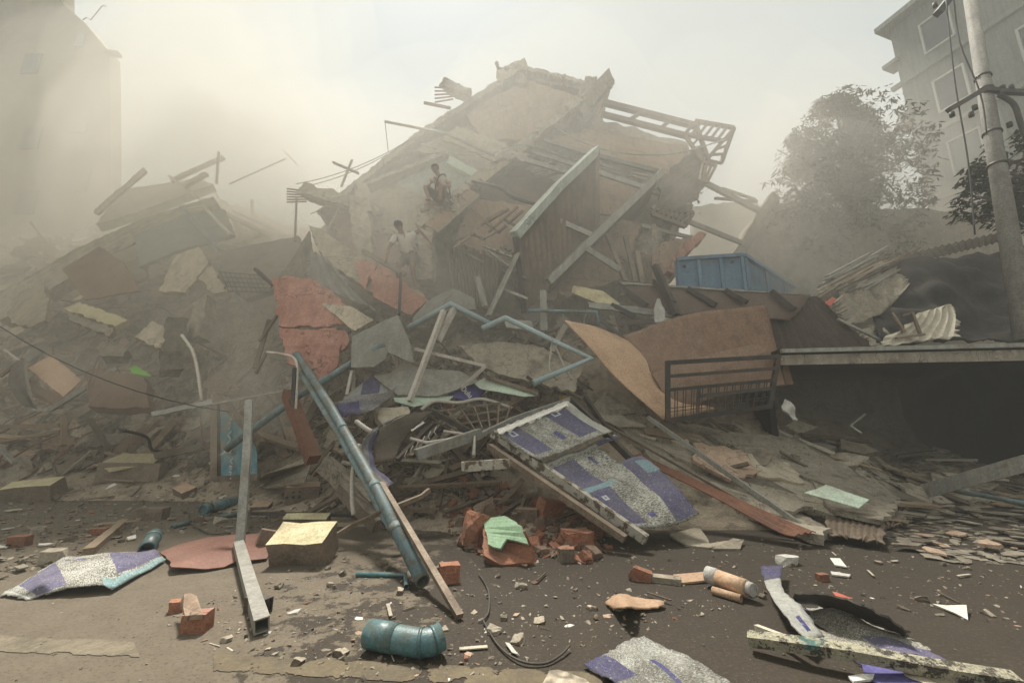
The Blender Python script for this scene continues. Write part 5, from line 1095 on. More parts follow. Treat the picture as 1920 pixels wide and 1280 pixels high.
patch('plywood_sheet', [[(1058,600,7.6),(1115,612,7.9),(1180,638,8.5)], [(1105,650,7.35),(1155,655,7.6),(1212,672,8.1)], [(1160,712,7.1),(1205,715,7.35),(1250,738,7.6)], [(1243,785,6.9),(1270,782,7.0),(1345,765,7.2)]], .012, 'ply', 'bare peach plywood board curling up at the left of the brown board', 'board', nu=20, nv=24, bump=.012, bscale=1)
poly('hardboard_sheet', [(1222,700,7.72),(1330,664,8.0),(1412,645,8.12),(1452,652,8.0),(1472,720,7.62),(1345,744,7.4),(1266,768,7.2),(1240,730,7.45)], .01, 'hardboard2', 'lighter overlay on the lower part of the large curved board behind the railing', 'board', jag=.006)  # added overlay colours the folded board lighter below its crease
poly('board_corner', [(1472,668,7.9),(1488,720,7.8),(1462,722,7.8)], .012, 'hardboard', 'small triangular tip of board right of the railing', 'board', jag=.004)
r = empty('window_railing', G(1350, 905)); tag(r, 'black steel window guard with three top bars and thin uprights', 'railing')
TL, TR, BL, BR = P(1252, 680, 6.75), P(1460, 668, 7.05), P(1252, 788, 6.75), P(1442, 762, 7.05)
def rl(t): return TL.lerp(BL, t), TR.lerp(BR, t)
for t, s_ in ((0, .075), (.24, .06), (.48, .06), (1, .08)): bm = bmesh.new(); add_beam(bm, *rl(t), s_ * .8, s_ * .9); link('rail', bm, 'metal_dark', r)
for t in (.64,): bm = bmesh.new(); a, b = rl(t); add_beam(bm, a.lerp(b, .3), b, .03, .06); link('rail', bm, 'metal_dark', r)
for t in (.8, .86): bm = bmesh.new(); a, b = rl(t); add_beam(bm, a, b, .012, .012); link('thin_rail', bm, 'metal_dark', r)
for k in (0, 1): bm = bmesh.new(); add_beam(bm, (TL, TR)[k] + V((0, 0, .03)), (BL, BR)[k] - V((0, 0, .02)), .075, .06); link('post', bm, 'metal_dark', r)
bm = bmesh.new(); a, b = rl(.48); c, d = rl(1); add_beam(bm, a.lerp(b, .28), c.lerp(d, .28), .04, .03); link('post', bm, 'metal_dark', r)
for k in range(26):
    t = (k + .5) / 26 + (.008 if k % 2 else -.008); bm = bmesh.new(); add_beam(bm, a.lerp(b, t), c.lerp(d, t), .012, .012); link('upright', bm, 'metal_dark', r)
# --- blue container
r = empty('skip_container', P(1380, 545, 11)); r.location.z = 0; r['_o'] = tuple(r.location); tag(r, 'faded blue steel container standing behind the buckled roof', 'container')
cA, cB, cC = P(1268, 488, 10.4), P(1392, 480, 10.0), P(1500, 545, 14.2)
cA = V((cA.x, cA.y, cB.z)); cC = V((cC.x, cC.y, cB.z)); dn = V((0, 0, -1.9))
def wallp(a, b, nm):
    link(nm, poly_bm([a, b, b + dn, a + dn], .06), 'container_blue', r)
    n = ((b - a).cross(dn)).normalized(); n = n if n.dot(CAM - a) > 0 else -n
    for t in ((0.02, .33, .66, .98)):
        bm = bmesh.new(); p = a.lerp(b, t) + n * .03; add_beam(bm, p, p + dn, .07, .05); link('rib', bm, 'container_blue', r)
    bm = bmesh.new(); add_beam(bm, a + n * .035 + V((0, 0, .01)), b + n * .035 + V((0, 0, .01)), .1, .08); link('rim', bm, 'container_blue', r)
wallp(cA, cB, 'end_wall'); wallp(cB, cC, 'side_wall'); link('floor', poly_bm([cA + dn, cB + dn, cC + dn, cA + (cC - cB) + dn], .05), 'container_blue', r); link('side_wall', poly_bm([cA, cA + (cC - cB), cA + (cC - cB) + dn, cA + dn], .06), 'container_blue', r)
for x, y in ((1283, 500), (1373, 491)):
    c = P(x, y, 9.98); bm = bmesh.new(); add_tube(bm, [c, c + V((0, -.012, 0))], .04, 10, False); link('drain_hole_shade', bm, 'black', r)  # black disc on the wall imitates the shade of an opening
# --- dark open shelter on the right
r = empty('open_shelter', V((P(1700, 700, 9).x, 9, 0))); tag(r, 'low open shelter with a pale gutter and a pitch dark inside, at the right edge', 'shelter')
fa, fb = P(1462, 662, 7.4), P(2100, 680, 6.4); fb.z = fa.z - .02
bk = V((1.2, 6.5, -.1))
link('roof', poly_bm([fa, fb, fb + bk, fa + bk], .08), 'tarp', r)
bm = bmesh.new(); add_beam(bm, fa + V((0, -.04, .03)), fb + V((0, -.04, .03)), .1, .07); link('gutter', bm, 'steel', r)
bm = bmesh.new(); add_beam(bm, P(1648, 655, 7.3), P(1960, 668, 6.8), .07, .05); link('gutter_trim', bm, 'pipe_blue', r)
bm = bmesh.new(); add_beam(bm, fa + V((0, 0, -.13)), fb + V((0, 0, -.13)), .05, .18); link('fascia', bm, 'concrete', r)
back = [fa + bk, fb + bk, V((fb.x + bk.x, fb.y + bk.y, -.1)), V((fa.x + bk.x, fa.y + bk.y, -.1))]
link('back_wall', poly_bm(back, .1), 'black', r)  # walls coloured black so the inside reads as deep shade
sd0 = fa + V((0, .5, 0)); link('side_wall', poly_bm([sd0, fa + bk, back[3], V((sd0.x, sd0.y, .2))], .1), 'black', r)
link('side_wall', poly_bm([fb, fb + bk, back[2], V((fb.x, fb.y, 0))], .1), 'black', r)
# things on top of the shelter
patch('black_tarp', [[(1650,498,10.4),(1700,488,10.2),(1780,478,10),(1930,468,9.6)], [(1640,560,9.4),(1730,520,9.3),(1800,525,9.2),(1930,530,9)], [(1640,610,8.6),(1720,580,8.6),(1820,600,8.5),(1930,610,8.3)], [(1650,656,7.9),(1740,640,7.9),(1840,640,7.9),(1930,645,7.6)]], .03, 'tarp', 'large black tarpaulin heaped on top of the open shelter', 'tarpaulin', nu=40, nv=34, bump=.16, bscale=2.2, jag=.04)
patch('corrugated_sheet', [[(1640,492,11.4),(1760,462,11),(1890,432,10.6)], [(1660,505,10.8),(1770,478,10.5),(1885,450,10.2)]], .02, 'concrete_dark', 'wavy-edged roof sheet above the black tarpaulin', 'corrugated sheet', nu=40, nv=4, ridge=.03)
rows = [[(1722,588,8.0),(1760,575,8.1),(1785,569,8.1)], [(1700,610,7.8),(1755,600,7.9),(1797,590,7.9)], [(1662,632,7.6),(1740,622,7.7),(1799,612,7.7)], [(1650,650,7.5),(1730,640,7.5),(1798,630,7.5)]]
patch('bamboo_mat', rows, .02, 'bamboo', 'split pale bamboo mat with broken ends on the shelter roof', 'bamboo mat', nu=12, nv=16, ridge=.02, jag=.05)
for a, b in (((1672,586,7.7), (1695,622,7.6)), ((1710,586,7.7), (1725,625,7.6)), ((1690,592,7.7), (1712,586,7.75)), ((1680,634,7.5), (1733,627,7.5))): beam('broken_wooden_leg', a, b, .05, .04, 'metal_brown', 'broken brown wooden leg lying across the bamboo mat', 'wooden leg', group='wooden legs across the bamboo mat')
rs = random.Random(8)
for k in range(16):
    x0 = 1560 + rs.uniform(-30, 60); y0 = 575 - rs.uniform(0, 60); L_ = rs.uniform(70, 150)
    beam('roof_batten', (x0, y0, 9.6 - (x0 - 1560) / 150), (x0 + L_, y0 - L_ * rs.uniform(.42, .58), 10.2 - (x0 - 1560) / 150), .09, .03, ['sheet_grey', 'wood', 'steel'][k % 3], 'grey slat sloping up to the right in the fan of roof slats by the container', 'slat', rough=.04, group='fan of roof slats behind the shelter')
poly('red_scrap', [(1546,567,9),(1562,556,9.2),(1568,562,9.1),(1556,574,8.9)], .01, 'red_bit', 'red scrap at the foot of the roof slats', 'scrap', jag=.005)
tube('metal_bar', [(1570,598,8.3),(1655,640,7.7)], .03, 'steel', 'thin pale rod sloping down over the buckled roof edge', 'rod')
patch('paper_bundle', [[(1470,748,6.6),(1482,752,6.55)], [(1468,765,6.5),(1492,768,6.5)], [(1482,780,6.45),(1494,782,6.45)], [(1488,788,6.4),(1493,789,6.4)]], .02, 'cloth_white', 'crumpled white paper hanging in the dark right of the railing', 'paper', nu=8, nv=12, bump=.05, bscale=8, jag=.01)
tube('bent_tube', [(1622,776,7.8),(1595,798,7.6),(1615,812,7.4)], .02, 'steel', 'pale bent tube in the darkness of the shelter', 'bent tube')
tube('blue_hose', [(1780,918,7.2),(1850,930,6.6),(1930,945,6)], .035, 'pipe_blue', 'thin blue pipe leaving the frame at the right edge', 'pipe')
# --- blocks on the road
block('masonry_block', 556, 1062, 106, 62, .34, .03, 'hollow_block', 'plaster_yellow', 'large masonry block with a bright yellow plaster top on the road', 'masonry block', rough=.03, tilt=(.42, 0))
o = block('masonry_lip', 572, 992, 84, 26, .12, .03, 'hollow_block', 'plaster_yellow', 'narrow yellow-plastered piece just behind the large yellow block', 'masonry block', rough=.03, tilt=(.5, 0))
block('hollow_block', 560, 943, 62, 34, .28, .35, 'hollow_block', 'tile_orange', 'hollow clay block with an orange top near the propped panel', 'hollow block', holes=6, tilt=(.16, 0))
block('brick_fragment', 495, 1030, 34, 34, .12, .6, 'brick_dull', None, 'brown brick leaning on the large yellow block', 'brick', tilt=(0, .3))
block('tile_piece', 486, 957, 34, 12, .16, .1, 'hollow_block', 'tile_orange', 'flat orange tile piece between the bent post and the hollow block', 'tile', tilt=(.4, 0))
block('concrete_chunk', 277, 975, 54, 22, .16, .05, 'hollow_block', None, 'rounded grey-brown brick block alone on the left of the road', 'brick block', holes=0)
block('hollow_block', 338, 934, 38, 20, .24, -.5, 'hollow_block', 'tile_orange', 'brick block with an orange top resting at the end of the pale plank', 'brick block', tilt=(.35, .2))
block('wall_fragment', 40, 942, 84, 36, .4, .3, 'hollow_block', 'plaster_yellow', 'broken wall corner with a yellow plaster top at the left edge', 'wall corner', tilt=(.3, -.1))
block('concrete_chunk', 90, 1060, 42, 26, .16, .4, 'concrete', None, 'grey stone lump on the left of the road', 'stone', cuts=2)
block('brick_fragment', 27, 1028, 30, 22, .12, .2, 'brick', None, 'red hollow brick alone near the left edge of the road', 'brick', holes=2, seed=3)
block('brick_fragment', 180, 1005, 28, 14, .1, .3, 'brick', None, 'small red brick end beside the grey timber', 'brick')
r = block('red_tile_piece', 360, 1187, 44, 34, .11, .15, 'brick', 'plaster_pink', 'red painted brick with a rounded ochre fin standing on the left of the road', 'brick')
b_ = poly_bm([G(340,1158,.12)+V((0,.03,0)), P(339,1125,2.9+.3), P(345,1113,3.2), P(357,1111,3.2), P(369,1116,3.2), P(372,1130,3.2), G(374,1155,.12)+V((0,.03,0))], .03, .004); bmesh.ops.translate(b_, verts=b_.verts[:], vec=V((0, 0, 0)))
link('plaster_fin', b_, 'plaster_tan', r)
block('brick_fragment', 328, 1148, 30, 20, .08, .5, 'brick', None, 'small red chip leaning behind the red painted brick', 'brick', cuts=1)
# green-plastered brickwork
r = empty('brick_wall_piece', G(935, 1060)); tag(r, 'lump of red brickwork with pale green plaster on its face', 'brickwork')
pA = [(905,975,'g',.25),(945,970,'g',.33),(985,995,'g',.3),(998,1025,'g',.16),(996,1054,'g',.03),(940,1058,'g',.02),(906,1040,'g',.1)]
link('brick_core', poly_bm([pt(p) for p in pA], .22, .015, .08), 'brick', r)
pl = [pt(p) + V((0, -.012, .016)) for p in ((905,974,'g',.26),(945,969,'g',.34),(978,988,'g',.32),(990,1022,'g',.19),(970,1016,'g',.2),(950,1012,'g',.2),(938,1030,'g',.14),(915,1022,'g',.16),(912,1000,'g',.2))]
link('plaster_face', poly_bm(pl, .02, .01, .06), 'plaster_green', r)
block('brick_wall_piece', 893, 1030, 52, 66, .22, .5, 'brick', None, 'rough brick lump touching the green-plastered one on its left', 'brickwork', cuts=2, rough=.2, tilt=(0, .3))
block('plaster_chunk', 912, 976, 46, 34, .12, .5, 'plaster_tan', 'plaster_tan', 'pink-white plaster lump on top of the brick pile', 'plaster lump', cuts=2, tilt=(.2, -.4))
block('tile_piece', 922, 952, 50, 16, .2, .05, 'hollow_block', 'plaster_beige', 'flat cream-topped brick at the top of the brick pile', 'brick')
block('brick_fragment', 840, 1095, 38, 34, .14, .3, 'brick', None, 'orange-red brick end beside the long angle bar on the road', 'brick', seed=4)
block('brick_fragment', 1031, 980, 50, 42, .2, .5, 'brick', None, 'largest red brick of the pile, just left of the flaking rail', 'brick', tilt=(.2, .2), seed=5)
block('brick_fragment', 1085, 1028, 60, 30, .24, .2, 'brick', None, 'rounded red-brown brick lump under the flaking rail', 'brick', cuts=2, seed=6)
block('brick_fragment', 990, 978, 46, 24, .16, -.3, 'hollow_block', 'brick_dull', 'dull brown broken brick left of the largest red one', 'brick', seed=7)
block('brick_fragment', 1065, 1055, 36, 26, .12, .2, 'hollow_block', 'brick', 'small two-toned brick at the front of the pile', 'brick', cuts=1)
block('brick_fragment', 1203, 1092, 42, 24, .1, -.3, 'brick', None, 'orange brick splinter in the middle of the road', 'brick', cuts=2, tilt=(0, .3))
block('plaster_chunk', 1250, 1095, 60, 12, .1, -.35, 'slate', 'plaster_beige', 'long pale mortar flake right of the orange splinter', 'mortar flake', cuts=1)
# ================================================================ LAYERED PLATES ON THE RIGHT SLOPE
rs = random.Random(77)
LAYERS = [
 ([(1120,762),(1220,782),(1330,800),(1470,850),(1600,900),(1640,945),(1560,965),(1440,930),(1300,870),(1180,812)], .16, .09, 'slate', 'broad cracked stone-coloured slab forming the middle of the right slope'),
 ([(1150,790),(1260,830),(1395,905),(1500,960),(1560,995),(1480,985),(1340,925),(1230,865)], .1, .1, 'slate', 'long dark-edged slab along the lower side of the slope'),
 ([(1290,800),(1480,820),(1600,880),(1690,935),(1650,950),(1480,880)], .22, .08, 'slate', 'pale upper slab of the slope reaching toward the mint tile'),
 ([(1300,830),(1390,842),(1430,880),(1370,900),(1300,862)], .24, .05, 'plaster_tan', 'pinkish plate in the middle of the slope'),
 ([(1400,850),(1480,868),(1510,905),(1420,890)], .26, .05, 'plaster_beige', 'cream plate right of the pinkish one on the slope'),
 ([(1320,900),(1400,925),(1520,985),(1560,990),(1545,1003),(1400,955)], .14, .12, 'slate', 'thick stone step low on the slope beside the bright trim'),
 ([(1405,905),(1490,925),(1525,950),(1470,955),(1420,930)], .26, .06, 'slate', 'stone plate above the bright trim end'),
 ([(1520,900),(1640,930),(1690,938),(1655,975),(1560,955)], .2, .06, 'slate', 'speckled plate carrying the mint tile'),
 ([(1110,758),(1165,775),(1215,800),(1160,800),(1120,780)], .26, .03, 'bamboo', 'pale splintered board at the top of the slope'),
]
for pts, lf, th, m, lb in LAYERS:
    poly('stone_slab', pts, th, m, lb, 'slab', jag=.05, lift=lf, seg=.12)
for k, (rows, lb) in enumerate((([[(1545,950),(1600,965),(1660,975)], [(1550,1000),(1600,1008),(1655,1015)]], 'brown corrugated sheet folded at the toe of the slope'), ([[(1610,935),(1660,945),(1700,950)], [(1600,985),(1650,990),(1700,978)]], 'second corrugated sheet with a curled end right of the folded one'))):
    patch('corrugated_sheet', rows, .012, 'metal_brown', lb, 'corrugated sheet', lift=.1 - .02 * k, nu=18, nv=8, ridge=.012, bump=.07, jag=.03)
# ================================================================ SCATTERED WRECKAGE
def protos(kind, n, mk): return [mk(i) for i in range(n)]
def mesh_of(bm, mats):
    me = bpy.data.meshes.new('piece'); bmesh.ops.recalc_face_normals(bm, faces=bm.faces[:]); bm.to_mesh(me); bm.free()
    for q in mats: me.materials.append(MATS[q])
    return me
def chunk_mesh(i, dims, mats, rough=.2, cuts=2, top=.8):
    bm = chunk_bm(*dims, i * 7 + 1, rough, False, cuts)
    bmesh.ops.recalc_face_normals(bm, faces=bm.faces[:])
    for f in bm.faces:
        f.normal_update()
        if len(mats) > 1 and f.normal.z > top: f.material_index = 1
    return mesh_of(bm, mats)
def plank_mesh(i, L_, w_, h_, m):
    bm = bmesh.new(); add_beam(bm, V((-L_ / 2, 0, 0)), V((L_ / 2, 0, 0)), w_, h_, 0, .12); return mesh_of(bm, [m])
def shard_mesh(i, m, th=.12):
    r_ = random.Random(i * 3 + 5); n = r_.randint(4, 7); pts = []
    for k in range(n):
        a = 6.283 * (k + r_.uniform(-.25, .25)) / n; q = r_.uniform(.32, .55); pts.append(V((math.cos(a) * q * 1.25, math.sin(a) * q * .8, 0)))
    bm = bmesh.new(); vs = [bm.verts.new(p) for p in pts]; bm.faces.new(vs)
    e = bmesh.ops.extrude_face_region(bm, geom=bm.faces[:])
    for v in e['geom']:
        if isinstance(v, bmesh.types.BMVert): v.co += V((r_.uniform(-.03, .03), r_.uniform(-.03, .03), th * r_.uniform(.7, 1.1)))
    bmesh.ops.triangulate(bm, faces=bm.faces[:]); bmesh.ops.subdivide_edges(bm, edges=bm.edges[:], cuts=1)
    for v in bm.verts: v.co += V((r_.uniform(-1, 1), r_.uniform(-1, 1), r_.uniform(-1, 1))) * .012
    return mesh_of(bm, [m])
def rod_mesh(i, m, r0=.012):
    r_ = random.Random(i + 50); pts = [V((-.5, 0, 0))]
    for k in range(1, 5): pts.append(V((-.5 + k * .25, r_.uniform(-.08, .08), r_.uniform(-.03, .12))))
    bm = bmesh.new(); add_tube(bm, smooth_path(pts, 4), r0, 6, False); return mesh_of(bm, [m])
def sheet_mesh(i, m):
    r_ = random.Random(i + 90); g = [[V((x - .5, y * .7 - .35, r_.uniform(-.06, .1))) for x in (0, .5, 1)] for y in (0, .5, 1)]
    return mesh_of(patch_bm(g, .012, 8, 8, .03, .03, seed=i), [m])
CHK = {m: [chunk_mesh(i + h_, (1, .75, .55), ms) for i in range(5)] for h_, (m, ms) in enumerate({'grey': ['concrete'], 'dark': ['concrete_dark'], 'cream': ['hollow_block', 'plaster_beige'], 'pink': ['brick_dull', 'plaster_tan']}.items())}
BRK = {m: [chunk_mesh(i + 30, (1, .6, .45), [m], .1, i % 3) for i in range(5)] for m in ('brick', 'brick_dull', 'hollow_block')}
PLK = {m: [plank_mesh(i, 1, .07 + .03 * (i % 3), .04, m) for i in range(4)] for m in ('wood', 'wood_dark', 'bamboo', 'metal_brown')}
SHD = {m: [shard_mesh(i, m, .07 + .04 * (i % 2)) for i in range(6)] for m in ('slate', 'plaster_beige', 'concrete_dark', 'white_bit', 'sheet_mint', 'plaster_tan', 'brick')}
ROD = {m: [rod_mesh(i, m) for i in range(4)] for m in ('rust', 'steel', 'cable')}
SHT = {m: [sheet_mesh(i, m) for i in range(4)] for m in ('sheet_grey', 'metal_brown', 'brown_panel', 'sheet_beige')}
def inpoly(x, y, pg):
    c = False; n = len(pg)
    for i in range(n):
        x0, y0 = pg[i]; x1, y1 = pg[(i + 1) % n]
        if (y0 > y) != (y1 > y) and x < (x1 - x0) * (y - y0) / (y1 - y0) + x0: c = not c
    return c
def pick(zone):
    xs = [p[0] for p in zone]; ys = [p[1] for p in zone]
    while True:
        x, y = rs.uniform(min(xs), max(xs)), rs.uniform(min(ys), max(ys))
        if inpoly(x, y, zone): return x, y
def normal_at(p):
    e = .12; return V((Hf(p.x - e, p.y) - Hf(p.x + e, p.y), Hf(p.x, p.y - e) - Hf(p.x, p.y + e), 2 * e)).normalized()
Z_LEFT = [(-30,560),(60,540),(200,520),(330,470),(430,450),(520,520),(560,700),(560,850),(420,880),(200,880),(-30,890)]
Z_HAZE = [(-30,470),(150,440),(250,400),(430,385),(560,450),(500,560),(300,540),(0,600)]
Z_MID = [(520,600),(640,560),(760,540),(900,580),(1020,640),(1110,720),(1060,790),(960,850),(900,930),(700,940),(600,880),(540,760)]
Z_TOP = [(640,470),(760,520),(900,540),(1100,560),(1250,560),(1200,640),(1000,660),(760,610),(640,560)]
Z_SLOPE = [(1080,750),(1240,790),(1460,800),(1640,840),(1800,850),(1930,890),(1930,930),(1720,960),(1640,1000),(1480,960),(1300,880)]
Z_TOE = [(1600,930),(1930,900),(1930,1060),(1780,1060),(1640,1010)]
Z_BRICK = [(835,940),(900,930),(1000,930),(1110,980),(1150,1030),(1100,1060),(1010,1045),(900,1050),(840,1000)]
Z_DARK = [(590,880),(720,930),(900,900),(1010,930),(1160,1010),(900,960),(700,990),(600,950)]
Z_ROADL = [(-30,880),(420,885),(640,960),(620,1040),(470,1010),(330,1000),(240,1020),(-30,1100)]
Z_ROADM = [(600,1000),(880,1060),(1250,1010),(1500,1010),(1930,1040),(1930,1180),(1480,1120),(1230,1180),(860,1280),(500,1270),(300,1170),(500,1080)]
def scatter(name, n, zone, lib, sizes, label, cat, group, flat=.5, lift=.35, stuff=False, aspect=1, yaw=None):
    out = []
    keys = list(lib)
    for k in range(n):
        x, y = pick(zone); p = S(x, y); me = rs.choice(lib[rs.choice(keys)])
        s = sizes[0] * (sizes[1] / sizes[0]) ** (rs.random() ** 1.6)
        nn = normal_at(p) if p.z > .05 else V((0, 0, 1))
        q = V((0, 0, 1)).rotation_difference((nn + V((rs.gauss(0, 1), rs.gauss(0, 1), rs.gauss(0, .5))) * (1 - flat) * .7).normalized())
        rz = rs.uniform(0, 6.28) if yaw is None else rs.gauss(yaw, .35)
        M = Matrix.Translation(p + nn * s * lift * .45) @ q.to_matrix().to_4x4() @ Matrix.Rotation(rz, 4, 'Z') @ Matrix.Diagonal((s * aspect * rs.uniform(.8, 1.2), s * rs.uniform(.8, 1.2), s * rs.uniform(.8, 1.2), 1))
        out.append((me, M))
    if stuff:
        bm = bmesh.new(); mats = []; 
        for me, M in out:
            t = bmesh.new(); t.from_mesh(me); bmesh.ops.transform(t, matrix=M, verts=t.verts[:])
            idx = []
            for mm in me.materials:
                if mm not in mats: mats.append(mm)
                idx.append(mats.index(mm))
            for f in t.faces: f.material_index = idx[f.material_index]
            tm = bpy.data.meshes.new('t'); t.to_mesh(tm); t.free(); bm.from_mesh(tm); bpy.data.meshes.remove(tm)
        tag(link(name, bm, mats), label, cat, kind='stuff'); return
    for me, M in out:
        o = bpy.data.objects.new(name, me); SC.collection.objects.link(o); o.matrix_world = M; tag(o, label, cat, group)
# lighter meshes for the uncountable bits
def tiny(i, m, d=(1, .8, .55)):
    r_ = random.Random(i); bm = bmesh.new()
    for _ in range(9): bm.verts.new(V((r_.uniform(-.5, .5) * d[0], r_.uniform(-.5, .5) * d[1], r_.uniform(-.5, .5) * d[2])))
    bmesh.ops.convex_hull(bm, input=bm.verts[:])
    for v in [v for v in bm.verts if not v.link_faces]: bm.verts.remove(v)
    return mesh_of(bm, [m])
TINY = {m: [tiny(i, m) for i in range(5)] for m in ('concrete', 'concrete_dark', 'slate', 'brick_dull', 'rubble')}
TINYL = {m: [tiny(i + 60, m, (1.2, .9, .4)) for i in range(5)] for m in ('concrete', 'slate', 'concrete_dark', 'plaster_beige', 'brick_dull')}
TINYM = {m: [tiny(i + 80, m, (1.3, .8, .35)) for i in range(5)] for m in ('brick_dull', 'concrete', 'concrete_dark', 'slate', 'wood_dark')}
TINYB = {m: [tiny(i + 9, m) for i in range(5)] for m in ('brick', 'brick_dull', 'concrete_dark', 'rubble')}
TINYR = {m: [tiny(i + 19, m, (1, .8, .4)) for i in range(5)] for m in ('concrete', 'concrete_dark', 'slate', 'rubble', 'brick_dull')}
TINYW = {m: [tiny(i + 19, m, (1, .8, .4)) for i in range(5)] for m in ('white_bit', 'slate', 'plaster_beige')}
TSH = {m: [tiny(i + 29, m, (1.5, .8, .14)) for i in range(6)] for m in ('slate', 'slate', 'concrete', 'concrete_dark')}
TSTK = {m: [tiny(i + 39, m, (2.6, .16, .1)) for i in range(6)] for m in ('wood', 'wood_dark', 'slate')}
scatter('rubble', 5200, Z_LEFT, TINYL, (.05, .34), 'small lumps of masonry strewn over the left heap', 'rubble', None, .2, stuff=True)
scatter('rubble', 1600, Z_HAZE, TINYL, (.08, .5), 'hazy lumps of masonry on the far left heap', 'rubble', None, .2, stuff=True)
scatter('rubble', 3200, Z_MID, TINYM, (.04, .26), 'small bricks and lumps between the pipes in the middle heap', 'rubble', None, .2, stuff=True)
scatter('splinters', 2200, Z_LEFT, TSTK, (.08, .32), 'splinters and laths strewn over the left heap', 'splinters', None, .3, stuff=True)
scatter('splinters', 1900, Z_MID, TSTK, (.08, .3), 'wood splinters and laths strewn over the middle heap', 'splinters', None, .4, stuff=True, yaw=-.5)
scatter('splinters', 800, Z_TOP, TSTK, (.08, .3), 'splinters under the toppled building', 'splinters', None, .4, stuff=True)
scatter('rubble', 1200, Z_TOP, TINY, (.05, .3), 'small lumps under the toppled building', 'rubble', None, .2, stuff=True)
scatter('rubble', 2600, Z_SLOPE, TSH, (.06, .28), 'thin flakes and plates littering the right slope', 'rubble', None, .9, stuff=True, yaw=-.45)
scatter('splinters', 700, Z_SLOPE, TSTK, (.05, .2), 'fine splinters on the right slope', 'splinters', None, .9, stuff=True, yaw=-.45)
scatter('rubble', 800, Z_TOE, TSH, (.03, .2), 'flat flakes spread on the road at the right', 'rubble', None, .95, stuff=True, yaw=-.2)
scatter('rubble', 1500, Z_BRICK, TINYB, (.015, .11), 'brick crumbs round the brick pile', 'rubble', None, .3, stuff=True)
scatter('rubble', 900, Z_DARK, TINYB, (.02, .2), 'dark crumbs in the shade at the foot of the heap', 'rubble', None, .3, stuff=True)
scatter('gravel', 4200, Z_ROADL, TINYR, (.008, .085), 'gravel and crumbs on the dusty left of the road', 'gravel', None, .6, stuff=True)
scatter('gravel', 4200, Z_ROADM, TINYR, (.006, .05), 'gravel and crumbs on the wet road', 'gravel', None, .6, stuff=True)
scatter('gravel', 700, Z_ROADM, TINYW, (.006, .03), 'white plaster chips on the wet road', 'gravel', None, .6, stuff=True)
scatter('gravel', 3200, [(-30,1050),(1950,1050),(1950,1290),(-30,1290)], TINYR, (.004, .026), 'fine grit along the bottom of the photo', 'gravel', None, .6, stuff=True)
